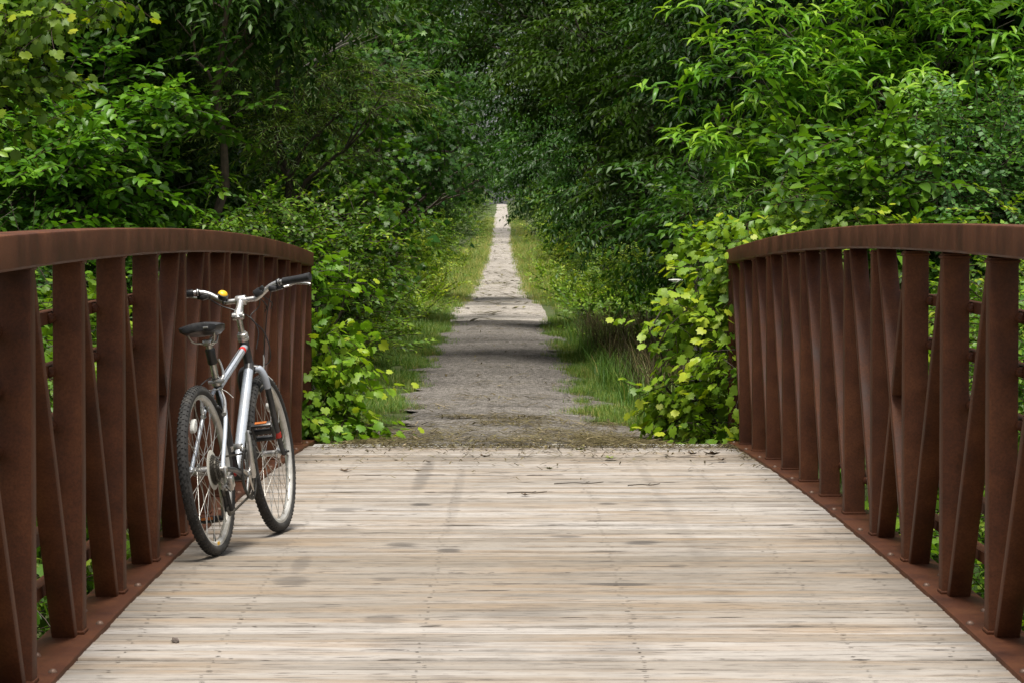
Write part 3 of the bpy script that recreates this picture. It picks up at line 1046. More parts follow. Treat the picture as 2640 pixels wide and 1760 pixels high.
def make_wheel(yw, rear):
    c = (0, yw, ZA)
    mb = MB().lathe([(0.2865, -0.0085), (0.2835, -0.005), (0.2825, 0), (0.2835, 0.005), (0.2865, 0.0085), (0.291, 0.0135), (0.306, 0.0145), (0.306, 0.011), (0.301, 0.010), (0.301, -0.010), (0.306, -0.011), (0.306, -0.0145), (0.291, -0.0135)], 'X', c, 72, True)
    w = bp(mb, 'wheel', 'rim')
    # tyre
    prof = []
    rc, rm = 0.3172, 0.0208
    for k in range(20):
        th = 2 * math.pi * k / 20
        prof.append((rc + rm * math.cos(th), rm * 1.04 * math.sin(th)))
    mb = MB().lathe(prof, 'X', c, 80, True)
    N = 84
    for k in range(N):
        for s, ang, sz in ((-1, 46, (0.007, 0.009, 0.0045)), (1, 46, (0.007, 0.009, 0.0045)), (-1, 14, (0.008, 0.014, 0.0025)), (1, 14, (0.008, 0.014, 0.0025))):
            th = 2 * math.pi * (k + (0.5 if s > 0 else 0) + (0.25 if ang < 20 else 0)) / N
            rr = rc + (rm + 0.0012) * math.cos(R(ang))
            xx = s * rm * 1.06 * math.sin(R(ang))
            m = Matrix.Rotation(-th, 3, 'X') @ Matrix.Rotation(s * R(ang), 3, 'Y')
            mb.box((xx, yw + rr * math.sin(th), ZA + rr * math.cos(th)), sz, m)
    bp(mb, 'tyre', 'rubber', w)
    # hub
    hw = 0.032
    if rear:
        pr = [(0.005, -0.072), (0.010, -0.070), (0.010, -0.058), (0.018, -0.052), (0.020, -0.036), (0.029, -0.034), (0.029, -0.030), (0.017, -0.027), (0.017, 0.018), (0.029, 0.020), (0.029, 0.024), (0.012, 0.026), (0.010, 0.070), (0.005, 0.072)]
        f1, f2 = -0.032, 0.022
    else:
        pr = [(0.005, -0.060), (0.009, -0.058), (0.009, -0.046), (0.016, -0.042), (0.021, -0.036), (0.024, -0.034), (0.024, -0.030), (0.013, -0.026), (0.012, 0.026), (0.024, 0.030), (0.024, 0.034), (0.021, 0.036), (0.016, 0.042), (0.009, 0.046), (0.009, 0.058), (0.005, 0.060)]
        f1, f2 = -0.032, 0.032
    bp(MB().lathe(pr, 'X', c, 24), 'hub', 'alu', w)
    mb = MB()
    for k in range(32):
        ra = 2 * math.pi * (k + 0.5) / 32
        s = f1 if k % 2 else f2
        off = R(62) * (1 if (k // 2) % 2 else -1)
        ha = ra + off
        rh = 0.0265 if rear else 0.0220
        p0 = (s, yw + rh * math.sin(ha), ZA + rh * math.cos(ha))
        p1 = (s * 0.12, yw + 0.2855 * math.sin(ra), ZA + 0.2855 * math.cos(ra))
        mb.tube([p0, p1], 0.00135, 5)
        d = (Vector(p0) - Vector(p1)).normalized()
        mb.tube([p1, Vector(p1) + d * 0.012], 0.0026, 6)
    bp(mb, 'spokes', 'steel', w)
    # reflector between spokes
    th = R(-38) if rear else R(12)
    rr = 0.235 if rear else 0.20
    mb = MB()
    ca, sa = math.sin(th), math.cos(th)
    rad, tan = Vector((0, ca, sa)), Vector((0, sa, -ca))
    cc = Vector((0.010, yw, ZA)) + rad * rr
    vs, fs = [], []
    n = 20
    for xo, k_ in ((-0.007, 1.0), (0.007, 1.0), (0.010, 0.86)):
        for k in range(n):
            a = 2 * math.pi * k / n
            vs.append(cc + Vector((xo, 0, 0)) + tan * math.cos(a) * 0.036 * k_ + rad * math.sin(a) * 0.020 * k_)
    for q in range(2):
        for k in range(n):
            a, b = q * n + k, q * n + (k + 1) % n
            fs.append((a, b, b + n, a + n))
    fs.append(tuple(range(n))[::-1]); fs.append(tuple(2 * n + k for k in range(n)))
    bp(mb.add(vs, fs), 'reflector', 'clear', w)
    th = R(182) if rear else R(95)
    rad = Vector((0, math.sin(th), math.cos(th)))
    p = Vector((0, yw, ZA)) + rad * 0.284
    bp(MB().tube([p, p - rad * 0.018, p - rad * 0.034], [0.0045, 0.0042, 0.003], 8), 'valve', 'black', w)
    if rear:
        th = R(176)
        rad, tan = Vector((0, math.sin(th), math.cos(th))), Vector((0, math.cos(th), -math.sin(th)))
        p = Vector((0.0105, yw, ZA)) + rad * 0.2895 + tan * 0.03
        mb = MB()
        q = [p + tan * a + rad * b + Vector((x, 0, 0)) for x in (0.0035, 0.0055) for a in (-0.014, 0.014) for b in (-0.006, 0.006)]
        bp(mb.add(q, [(0, 1, 3, 2), (4, 6, 7, 5), (0, 4, 5, 1), (2, 3, 7, 6), (0, 2, 6, 4), (1, 5, 7, 3)]), 'decal', 'yellow', w, False)
    return w


make_wheel(0.0, True)
make_wheel(WB, False)

# frame
ST = Vector((0, 0.315, 0.655))      # seat cluster
HT, HB = Vector((0, 0.808, 0.832)), Vector((0, 0.852, 0.705))
D0, D1 = Vector((0, 0.843, 0.722)), Vector((0, 0.445, 0.305))
T0, T1 = Vector((0, 0.322, 0.655)), Vector((0, 0.815, 0.805))
mb = MB()
mb.tube([D0.lerp(D1, 0.02), D0.lerp(D1, 0.3), D1], [0.0205, 0.0215, 0.0215], 20)
mb.tube([T0, T1], 0.0155, 16)
frame = bp(mb, 'frame', 'paint')
for s in (-1, 1):
    mb = MB().tube(curve([(s * 0.010, 0.300, 0.650), (s * 0.040, 0.235, 0.575), (s * 0.052, 0.17, 0.500), (s * 0.064, 0.015, 0.352)], 6), 0.0085, 12)
    mb.tube([(s * 0.064, 0.02, 0.357), (s * 0.066, 0.0, 0.330)], [0.010, 0.012], 10)
    bp(mb, 'seat_stay', 'paint', frame)
    bp(MB().tube(curve([(s * 0.025, 0.41, 0.286), (s * 0.042, 0.33, 0.300), (s * 0.058, 0.18, 0.322), (s * 0.065, 0.01, 0.336)], 6), 0.0105, 12), 'chain_stay', 'darkpaint', frame)
bp(MB().tube([BBp, ST + Vector((0, -0.012, 0.042))], 0.0160, 16), 'seat_tube', 'darkpaint', frame)
mb = MB().tube([HB, HB.lerp(HT, 0.03), HB.lerp(HT, 0.97), HT], [0.0225, 0.0195, 0.0195, 0.0225], 18)
mb.tube([D0 + Vector((0, 0.006, 0.016)), D0.lerp(D1, 0.05)], 0.0207, 18)
bp(mb, 'head_tube', 'darkpaint', frame)
bp(MB().lathe([(0.0, -0.036), (0.021, -0.036), (0.021, 0.036), (0.0, 0.036)], 'X', BBp, 20), 'bottom_bracket', 'darkpaint', frame)
# bands and stripes
mb = MB().tube([T0.lerp(T1, 0.865), T0.lerp(T1, 0.915)], 0.0160, 16)
bp(mb, 'decal', 'red', frame)


def side_stripe(a, b, rad, ang, wid, t0, t1):
    """thin strip lying on a tube at one angle (0 = right side, 90 = top)"""
    ax = (b - a).normalized()
    sx = Vector((1, 0, 0))
    up = sx.cross(ax).normalized()
    mb = MB()
    vs, fs = [], []
    n = 6
    for j in range(13):
        p = a.lerp(b, t0 + (t1 - t0) * j / 12)
        for k in range(n + 1):
            th = R(ang) + wid * (k / n - 0.5)
            vs.append(p + (sx * math.cos(th) + up * math.sin(th)) * rad)
    for j in range(12):
        for k in range(n):
            q = j * (n + 1) + k
            fs.append((q, q + 1, q + n + 2, q + n + 1))
    return mb.add(vs, fs)


mb = side_stripe(T0, T1, 0.0160, 95, 0.42, 0.08, 0.86)
mb2 = side_stripe(T0, T1, 0.0160, 30, 0.16, 0.05, 0.86); mb.add(mb2.v, mb2.f)
mb2 = side_stripe(D0, D1, 0.0220, 128, 0.34, 0.06, 0.93); mb.add(mb2.v, mb2.f)
# slanted dark strokes down the right flank of the down tube
for k in range(15):
    t = 0.34 + 0.034 * k
    mb2 = side_stripe(D0, D1, 0.0222, 8 + (k % 3) * 5, 0.55, t, t + 0.018); mb.add(mb2.v, mb2.f)
bp(mb, 'stripe', 'darkpaint', frame)
mb = MB()
for t in (0.80, 0.92):
    p = D0.lerp(D1, t)
    ax = (D1 - D0).normalized()
    nrm = Vector((1, 0, 0)).cross(ax).normalized()
    if nrm.z < 0: nrm = -nrm
    q = p + (nrm * 0.85 + Vector((-0.25, 0, 0))) * 0.0225
    mb.tube([q, q + nrm * 0.004, q + nrm * 0.006], [0.006, 0.0055, 0.002], 10)
bp(mb, 'bottle_bolt', 'alu', frame)

# fork
mb = MB()
for s in (-1, 1):
    mb.tube(curve([(s * 0.012, 0.862, 0.712), (s * 0.040, 0.868, 0.700), (s * 0.054, 0.882, 0.655), (s * 0.056, 0.925, 0.540), (s * 0.056, 0.962, 0.430), (s * 0.057, 1.003, 0.350)], 6), [0.0155] * 7 + [0.0145] * 6 + [0.0135] * 6 + [0.0125] * 6 + [0.0105] * 5 + [0.009], 14)
    mb.tube([(s * 0.057, 1.0, 0.356), (s * 0.058, WB, 0.330)], [0.010, 0.012], 10)
mb.tube([(0, 0.855, 0.69), (0, 0.862, 0.715)], 0.020, 16)
fork = bp(mb, 'fork', 'darkpaint')
mb = MB().tube(curve([(0.022, 0.8635, 0.7075), (0.040, 0.868, 0.700), (0.0525, 0.879, 0.664), (0.055, 0.895, 0.62)], 5), 0.0160, 14)
bp(mb, 'fork_crown', 'paint', fork)
for s in (-1, 1):
    bp(MB().tube([(s * 0.056, 0.9645, 0.425), (s * 0.056, 0.973, 0.404)], 0.0136, 14), 'decal', 'red', fork)
bp(MB().tube([(-0.075, WB, ZA), (0.082, WB, ZA)], [0.005, 0.005], 8).lathe([(0.0, 0.058), (0.013, 0.058), (0.011, 0.070), (0.0, 0.072)], 'X', (0, WB, ZA), 14), 'axle_nut', 'black', fork)

# headset, stem, bar
mb = MB().lathe([(0.0, -0.001), (0.024, 0.0), (0.024, 0.010), (0.020, 0.012), (0.020, 0.016), (0.024, 0.018), (0.022, 0.030), (0.017, 0.034), (0.017, 0.037), (0.0, 0.037)], 'Z', (0, 0, 0), 20)
m = Matrix.Rotation(R(19), 4, 'X')
mb.v = [tuple(m @ Vector(p) + HT) for p in mb.v]
bp(mb, 'headset', 'steel')
PV = Vector((0, 0.772, 0.935))
BC = Vector((0, 0.845, 1.000))
mb = MB().tube([HT + Vector((0, -0.010, 0.028)), PV], [0.0120, 0.0125], 14)
mb.tube([PV + Vector((0, -0.006, -0.012)), PV + Vector((0, 0.004, 0.010)), PV.lerp(BC, 0.5), BC], [0.0195, 0.0205, 0.0165, 0.0165], 14)
mb.lathe([(0.0, -0.022), (0.019, -0.022), (0.021, -0.019), (0.021, 0.019), (0.019, 0.022), (0.0, 0.022)], 'X', tuple(BC), 18)
mb.lathe([(0.0, -0.024), (0.016, -0.023), (0.016, 0.023), (0.0, 0.024)], 'X', tuple(PV + Vector((0, -0.004, 0))), 14)
stem = bp(mb, 'stem', 'alu')
bp(MB().lathe([(0.0, -0.027), (0.006, -0.0265), (0.006, 0.0265), (0.0, 0.027)], 'X', tuple(PV + Vector((0, -0.004, 0))), 6), 'stem_bolt', 'steel', stem)

HBX = [(-0.322, 0.797, 1.060), (-0.19, 0.828, 1.056), (-0.135, 0.838, 1.043), (-0.075, 0.845, 1.004), (-0.045, 0.845, 1.000), (0.045, 0.845, 1.000), (0.075, 0.845, 1.004), (0.135, 0.838, 1.043), (0.19, 0.828, 1.056), (0.322, 0.797, 1.060)]
hb = bp(MB().tube(curve(HBX, 6), 0.0112, 14), 'handlebar', 'alu')
for s in (-1, 1):
    def hp(x): return Vector((s * x, 0.828 - (x - 0.19) * 0.245, 1.056 + (x - 0.19) * 0.035))
    bp(MB().tube([hp(0.196), hp(0.198), hp(0.26), hp(0.312), hp(0.321), hp(0.324)], [0.012, 0.0165, 0.0160, 0.0185, 0.0195, 0.016], 16), 'grip', 'black', hb)
    # clamp, lever body, lever blade
    mb = MB().tube([hp(0.170), hp(0.186)], 0.0150, 14)
    mb.box(hp(0.158) + Vector((0, 0.012, -0.020)), (0.060, 0.030, 0.026), Matrix.Rotation(R(-8 * s), 3, 'Y'), 0.006)
    mb.box(hp(0.150) + Vector((0, -0.012, -0.022)), (0.036, 0.034, 0.022), Matrix.Rotation(R(10 * s), 3, 'Y'), 0.006)
    lv = bp(mb, 'brake_lever', 'black', hb)
    q = hp(0.19) + Vector((0, 0.030, -0.022))
    bp(MB().tube(curve([q, q + Vector((s * 0.022, 0.012, 0.004)), q + Vector((s * 0.05, 0.008, 0.010)), q + Vector((s * 0.105, -0.012, 0.002)), q + Vector((s * 0.118, -0.014, -0.003))], 5), [0.0045] * 6 + [0.0055] * 12 + [0.0062] * 3, 10), 'lever_blade', 'alu', lv)
    bp(MB().tube([hp(0.178), hp(0.1795), hp(0.182)], [0.0158, 0.0165, 0.0158], 14), 'clamp_ring', 'alu', lv)
# gear lever pod on the right half, bell on the left
mb = MB().box((0.082, 0.838, 1.024), (0.040, 0.040, 0.034), Matrix.Rotation(R(-25), 3, 'Y'), 0.008)
mb.box((0.098, 0.828, 1.040), (0.026, 0.018, 0.014), Matrix.Rotation(R(-35), 3, 'Y'), 0.004)
bp(mb, 'gear_shifter', 'black', hb)
mb = MB().lathe([(0.0, -0.008), (0.020, -0.008), (0.023, 0.002), (0.022, 0.012), (0.0, 0.014)], 'Z', (0, 0, 0), 18)
mr = Matrix.Rotation(R(34), 4, 'Y') @ Matrix.Rotation(R(25), 4, 'X')
mb.v = [tuple(mr @ Vector(p) + Vector((-0.075, 0.838, 1.026))) for p in mb.v]
mb.tube([(-0.078, 0.845, 1.004), (-0.073, 0.845, 1.003)], 0.0145, 14)
bell = bp(mb, 'bell', 'black', hb)
mb = MB().lathe([(0.0215, 0.0), (0.0210, 0.005), (0.017, 0.011), (0.009, 0.0145), (0.0, 0.0155)], 'Z', (0, 0, 0), 20)
mb.v = [tuple(mr @ Vector(p) + Vector((-0.074, 0.838, 1.034))) for p in mb.v]
bp(mb, 'bell_dome', 'yellow', bell)

# cables
mb = MB()
mb.tube(curve([(-0.145, 0.845, 1.030), (-0.10, 0.872, 0.990), (-0.04, 0.885, 0.960), (0.03, 0.86, 0.92), (0.055, 0.86, 0.86), (0.040, 0.845, 0.79)], 8), 0.0025, 6)
bp(mb, 'cable', 'black')
mb = MB().tube(curve([(0.140, 0.838, 1.028), (0.105, 0.875, 0.955), (0.080, 0.900, 0.880), (0.062, 0.905, 0.800), (0.052, 0.905, 0.735)], 8), 0.0025, 6)
bp(mb, 'cable', 'black')
mb = MB().tube(curve([(0.085, 0.845, 1.015), (0.060, 0.900, 0.965), (0.022, 0.885, 0.925), (0.07, 0.885, 0.86), (0.088, 0.885, 0.79), (0.080, 0.895, 0.735), (0.052, 0.905, 0.715)], 8), 0.0025, 6)
bp(mb, 'cable', 'black')
mb = MB().tube(curve([(0.090, 0.845, 1.012), (0.125, 0.87, 0.975), (0.115, 0.885, 0.95)], 6), 0.0024, 6)
mb.tube(curve([(0.075, 0.845, 1.010), (0.10, 0.875, 0.965), (0.085, 0.89, 0.94)], 6), 0.0024, 6)
bp(mb, 'cable', 'black')

# seat post and saddle
SP0 = ST + Vector((0, -0.008, 0.030))
axs = (ST - BBp).normalized()
SPt = SP0 + axs * 0.155
mb = MB().tube([SP0 - axs * 0.02, SPt], 0.0135, 14)
mb.box(SPt + Vector((0, 0.0, 0.008)), (0.040, 0.055, 0.026), None, 0.007)
sp_ = bp(mb, 'seat_post', 'alu')
mb = MB().tube([SP0 + axs * 0.072, SP0 + axs * 0.078, SP0 + axs * 0.10, SP0 + axs * 0.132, SP0 + axs * 0.138], [0.0185, 0.0205, 0.0188, 0.0205, 0.0175], 16)
bp(mb, 'seat_post_boot', 'black', sp_)
mb = MB().tube([SP0 - axs * 0.018, SP0 + axs * 0.010], 0.0205, 16)
mb.tube(curve([SP0 + Vector((0.024, -0.012, -0.002)), SP0 + Vector((0.030, 0.010, 0.020)), SP0 + Vector((0.024, 0.012, 0.062)), SP0 + Vector((0.018, 0.006, 0.085))], 5), [0.006] * 8 + [0.005] * 8, 8)
mb.tube([SP0 + Vector((-0.030, -0.012, -0.004)), SP0 + Vector((0.034, -0.012, -0.004))], [0.0085, 0.0085], 10)
bp(mb, 'seat_clamp', 'alu', sp_)
SC0 = SPt + Vector((0, 0.010, 0.050))
stn = [(-0.135, 0.030, 0.016, 0.012), (-0.130, 0.072, 0.022, 0.026), (-0.105, 0.092, 0.026, 0.036), (-0.060, 0.092, 0.022, 0.042), (-0.015, 0.070, 0.014, 0.040), (0.035, 0.042, 0.010, 0.036), (0.090, 0.027, 0.010, 0.032), (0.130, 0.021, 0.009, 0.028), (0.147, 0.012, 0.003, 0.016)]
vs, fs = [], []
n = 18
for (yy, hw, zt, th) in stn:
    for k in range(n):
        a = 2 * math.pi * k / n
        ca, sa = math.cos(a), math.sin(a)
        x = hw * math.copysign(abs(ca) ** 0.75, ca)
        if sa >= 0: z = zt + 0.010 - abs(x) / max(hw, 1e-3) * 0.010 + sa * 0.008 - 0.004 * math.exp(-(x / 0.010) ** 2)
        else: z = zt - th * (abs(sa) ** 0.7) * (0.45 + 0.55 * abs(ca) ** 0.5)
        vs.append(SC0 + Vector((x, yy, z)))
for j in range(len(stn) - 1):
    for k in range(n):
        a, b = j * n + k, j * n + (k + 1) % n
        fs.append((a, b, b + n, a + n))
fs.append(tuple(range(n))[::-1]); fs.append(tuple((len(stn) - 1) * n + k for k in range(n)))
sad = bp(MB().add(vs, fs), 'saddle', 'black')
mb = MB()
for s in (-1, 1):
    mb.tube(curve([SC0 + Vector((s * 0.055, -0.105, -0.006)), SC0 + Vector((s * 0.045, -0.085, -0.034)), SC0 + Vector((s * 0.022, -0.045, -0.043)), SC0 + Vector((s * 0.022, 0.03, -0.043)), SC0 + Vector((s * 0.012, 0.10, -0.020))], 6), 0.0038, 8)
bp(mb, 'saddle_rail', 'steel', sad)
mb = MB().box(SC0 + Vector((0.030, -0.1355, 0.018)), (0.022, 0.004, 0.008), Matrix.Rotation(R(-10), 3, 'Z'), 0.001)
bp(mb, 'saddle_badge', 'alu', sad)

# brakes
def v_brake(name, ya, za, dirv, spread=0.032):
    mb = MB()
    ax_ = Vector(dirv).normalized()
    for s in (-1, 1):
        p0 = Vector((s * 0.044, ya, za))
        p1 = p0 + ax_ * 0.055 + Vector((s * 0.004, 0, 0))
        p2 = p0 + ax_ * 0.105 + Vector((s * -0.010, 0, 0))
        mb.tube(curve([p0, p1, p2], 5), [0.009, 0.0085, 0.008, 0.0075, 0.007, 0.0065, 0.006, 0.0055, 0.005, 0.005, 0.0045], 10, flat=0.8)
        mb.lathe([(0.0, -0.012), (0.009, -0.012), (0.010, 0.0), (0.009, 0.012), (0.0, 0.012)], 'Y', tuple(p0), 12)
        mb.lathe([(0.0, -0.010), (0.006, -0.010), (0.006, 0.010), (0.0, 0.010)], 'Y', tuple(p2), 10)
    o = bp(mb, name, 'alu')
    mb = MB()
    for s in (-1, 1):
        mb.box(Vector((s * 0.024, ya, za)) + ax_ * 0.028 + Vector((0, -0.002, 0)), (0.012, 0.055, 0.011), Matrix.Rotation(math.atan2(-ax_.y, ax_.z), 3, 'X'), 0.003)
    bp(mb, 'brake_pad', 'black', o)
    p2 = Vector((0, ya, za)) + ax_ * 0.105
    mb = MB().tube([p2 + Vector((-0.034, 0, 0)), p2 + Vector((0.034, 0, 0))], 0.0022, 6)
    mb.tube(curve([p2 + Vector((0.034, 0, 0)), p2 + Vector((0.058, -0.008, -0.012)), p2 + Vector((0.085, -0.012, -0.040))], 5), [0.0016] * 11, 5)
    bp(mb, 'brake_wire', 'steel', o)


v_brake('rear_brake', 0.205, 0.548, (0, 0.28, 0.96))
v_brake('front_brake', 0.925, 0.590, (0, -0.30, 0.95))
mb = MB().tube(curve([(0.035, 0.87, 0.672), (0.047, 0.885, 0.690), (0.052, 0.900, 0.735), (0.052, 0.905, 0.760)], 5), 0.0035, 8)
bp(mb, 'brake_noodle', 'steel')
mb = MB().tube(curve([(-0.030, 0.24, 0.65), (-0.045, 0.20, 0.665), (-0.030, 0.16, 0.672), (-0.012, 0.19, 0.690), (-0.018, 0.30, 0.700)], 6), 0.0025, 6)
bp(mb, 'cable', 'black')

# drive train
cr = MB()
for rr, xo, rin in ((0.0965, 0.048, 0.082), (0.078, 0.041, 0.064)):
    N = 48
    pr = [(rin, xo - 0.0012), (rr, xo - 0.0012), (rr, xo + 0.0012), (rin, xo + 0.0012)]
    cr.lathe(pr, 'X', tuple(BBp), 60, True)
    for k in range(N):
        th = 2 * math.pi * k / N
        cr.box((xo, BBp.y + (rr + 0.001) * math.sin(th), BBp.z + (rr + 0.001) * math.cos(th)), (0.002, 0.004, 0.007), Matrix.Rotation(-th, 3, 'X'))
crank = bp(cr, 'chainring', 'chain', None)
bp(MB().lathe([(0.094, 0.0535), (0.104, 0.0535), (0.106, 0.0555), (0.104, 0.0575), (0.094, 0.0575)], 'X', tuple(BBp), 60, True), 'chain_guard', 'black', crank)
mb = MB()
for k in range(5):
    th = 2 * math.pi * k / 5
    dv = Vector((0, math.sin(th), math.cos(th)))
    mb.tube([BBp + Vector((0.052, 0, 0)) + dv * 0.012, BBp + Vector((0.050, 0, 0)) + dv * 0.090], [0.011, 0.006], 8, flat=0.6)
mb.lathe([(0.0, 0.036), (0.022, 0.038), (0.022, 0.058), (0.012, 0.066), (0.0, 0.066)], 'X', tuple(BBp), 20)
bp(mb, 'spider', 'alu', crank)
for s in (-1, 1):
    th = R(-8) if s > 0 else R(172)
    dv = Vector((0, math.sin(th), math.cos(th)))
    a = BBp + Vector((s * 0.066, 0, 0))
    b = a + dv * 0.170 + Vector((s * 0.012, 0, 0))
    arm = bp(MB().tube([a - dv * 0.016, a, a.lerp(b, 0.5), b, b + dv * 0.012], [0.013, 0.0175, 0.0135, 0.0125, 0.007], 14, flat=0.75), 'crank_arm', 'alu')
    # pedal: two side plates, two cross bars, axle barrel, reflectors on its ends
    pc = b + Vector((s * 0.064, 0, 0))
    rt = Matrix.Rotation(R(-52 if s > 0 else -6), 3, 'X')
    mb = MB()
    def pb(c, sz, bev=0.003):
        mb.box(pc + rt @ Vector(c), sz, rt, bev)
    for q in (-1, 1):
        pb((q * 0.040, 0, 0), (0.012, 0.066, 0.026), 0.004)
        pb((0, q * 0.036, 0), (0.088, 0.014, 0.026), 0.005)
    pb((0, 0, 0), (0.085, 0.024, 0.022), 0.008)
    mb.tube([b, pc], [0.008, 0.008], 10)
    pd = bp(mb, 'pedal', 'black')
    for q in (-1, 1):
        mb = MB().box(pc + rt @ Vector((0, q * 0.0440, 0.003)), (0.050, 0.004, 0.013), rt, 0.001)
        bp(mb, 'pedal_reflector', 'orange', pd, False)
RA = Vector((0, 0, ZA))
mb = MB()
for k in range(7):
    rr = 0.058 - 0.0052 * k
    xo = 0.031 + 0.0046 * k
    mb.lathe([(0.012, xo - 0.0011), (rr, xo - 0.0011), (rr, xo + 0.0011), (0.012, xo + 0.0011)], 'X', tuple(RA), 30, True)
    nt_ = 28 - 2 * k
    for j in range(nt_):
        th = 2 * math.pi * j / nt_
        mb.box((xo, (rr + 0.001) * math.sin(th), ZA + (rr + 0.001) * math.cos(th)), (0.002, 0.0045, 0.006), Matrix.Rotation(-th, 3, 'X'))
bp(mb, 'cassette', 'chain')
bp(MB().lathe([(0.030, 0.0255), (0.076, 0.0235), (0.080, 0.0245), (0.076, 0.0265), (0.030, 0.0285)], 'X', tuple(RA), 48, True), 'spoke_guard', 'cream')
# derailleurs
mb = MB().box((0.076, 0.004, 0.322), (0.012, 0.030, 0.046), None, 0.004)
mb.box((0.088, 0.018, 0.282), (0.026, 0.036, 0.050), Matrix.Rotation(R(15), 3, 'X'), 0.008)
mb.lathe([(0.0, -0.020), (0.014, -0.020), (0.016, 0.0), (0.014, 0.016), (0.0, 0.018)], 'X', (0.078, 0.020, 0.262), 16)
rd = bp(mb, 'rear_derailleur', 'alu')
mb = MB()
for xo in (0.050, 0.064):
    mb.tube([(xo, 0.020, 0.255), (xo, 0.038, 0.215), (xo, 0.050, 0.165)], [0.010, 0.008, 0.011], 8, flat=0.2)
bp(mb, 'derailleur_cage', 'black', rd)
mb = MB()
for (yy, zz) in ((0.022, 0.248), (0.050, 0.170)):
    mb.lathe([(0.0, 0.053), (0.021, 0.053), (0.021, 0.061), (0.0, 0.061)], 'X', (0, yy, zz), 18)
bp(mb, 'jockey_wheel', 'chain', rd)
mb = MB().tube(curve([(0.072, 0.10, 0.318), (0.078, 0.02, 0.292), (0.080, -0.030, 0.268), (0.086, 0.000, 0.245)], 6), 0.0026, 6)
bp(mb, 'cable', 'black')
mb = MB().lathe([(0.0, 0.070), (0.010, 0.070), (0.010, 0.082), (0.006, 0.086), (0.0, 0.086)], 'X', tuple(RA), 12)
mb.lathe([(0.0, -0.086), (0.006, -0.086), (0.010, -0.080), (0.010, -0.070), (0.0, -0.070)], 'X', tuple(RA), 12)
bp(mb, 'axle_nut', 'steel')
mb = MB()
def link_strip(a, b, nl):
    a, b = Vector(a), Vector(b)
    for k in range(nl):
        p, q = a.lerp(b, k / nl), a.lerp(b, (k + 0.9) / nl)
        ax_ = (q - p)
        rot = Matrix.Rotation(math.atan2(ax_.z, ax_.y), 3, 'X')
        mb.box((p + q) / 2, (0.0075 if k % 2 else 0.0055, ax_.length, 0.0075), rot)
link_strip((0.047, 0.0, ZA + 0.046), (0.045, BBp.y - 0.01, BBp.z + 0.088), 30)
link_strip((0.057, 0.050, 0.149), (0.045, BBp.y, BBp.z - 0.088), 28)
for k in range(14):
    a0, a1 = R(0 + 13 * k), R(0 + 13 * k + 12)
    link_strip((0.045, BBp.y + 0.092 * math.sin(a0), BBp.z + 0.092 * math.cos(a0)), (0.045, BBp.y + 0.092 * math.sin(a1), BBp.z + 0.092 * math.cos(a1)), 2)
for k in range(9):
    a0, a1 = R(180 + 20 * k), R(180 + 20 * k + 19)
    link_strip((0.048, 0.049 * math.sin(a0), ZA + 0.049 * math.cos(a0)), (0.048, 0.049 * math.sin(a1), ZA + 0.049 * math.cos(a1)), 1)
bp(mb, 'chain', 'chain', None, False)
mb = MB().box((0.045, 0.425, 0.385), (0.016, 0.070, 0.022), Matrix.Rotation(R(-20), 3, 'X'), 0.004)
mb.box((0.030, 0.400, 0.405), (0.036, 0.036, 0.024), None, 0.006)
mb.tube([(0, 0.398, 0.390), (0, 0.393, 0.412)], 0.019, 14)
bp(mb, 'front_derailleur', 'alu')
mb = MB().box((0.010, 0.345, 0.297), (0.020, 0.05, 0.016), Matrix.Rotation(R(-8), 3, 'X'), 0.004)
bp(mb, 'decal', 'red', frame)

# ------------------------------------------------------------------ plants beside the bridge and the path
# --- left of the bridge
plant('oval_leaf_tree', 'oval leaved green tree standing beyond the left railing, its boughs reaching over the rail', 'tree', 'oval', (-4.6, 24.6),
      [Lb(40, 330, 24, .62), Lb(190, 300, 24.2, .62), Lb(320, 270, 24.4, .45), Lb(110, 430, 23.6, .62), Lb(270, 420, 24, .55), Lb(392, 262, 24.3, .30, .3, .2),
       Lb(60, 210, 25, .55), Lb(40, 620, 23.4, .6), Lb(180, 660, 23.6, .6), Lb(300, 580, 24.2, .55), Lb(-120, 380, 24, .8), Lb(400, 450, 24.8, .38),
       (-4.3, 25.2, 4.2, .9, .9, .7), (-5.0, 24.4, 3.6, .9, .9, .8), (-3.8, 25.8, 4.9, .8, .8, .6)], 21, 0.07, 3.6, tone=0.08)
plant('maple_sapling', 'yellow green maple sapling with lobed leaves at the upper left above the railing', 'tree', 'grape', (-4.0, 21.2),
      [Lb(20, 60, 20.8, .30), Lb(110, 40, 20.8, .24, .3, .14), Lb(60, 150, 21, .25, .25, .15), Lb(-60, 200, 21, .4), Lb(190, 10, 21, .22, .2, .12), (-3.6, 21.2, 3.7, .6, .5, .35), (-4.1, 21.0, 3.2, .5, .5, .5), Lb(10, 250, 21, .26, .3, .16)],
      22, 0.035, 3.4, tone=-0.14, dens=0.8)
plant('slender_tree', 'slender tree with a bare dark stem behind the oval leaved tree', 'tree', 'ash', (-2.42, 24.95),
      [Lb(575, 10, 25.3, .30, .4, .18), Lb(400, 20, 25.2, .36, .4, .26), Lb(650, 10, 25.2, .3, .4, .22), Lb(450, -20, 25.1, .3, .3, .18), (-2.4, 25.0, 3.9, .8, .7, .5), (-2.2, 25.2, 4.6, .9, .8, .6)], 23, 0.056, 3.9, lean=(0.16, 0.05), tone=-0.08, bark='stembark')
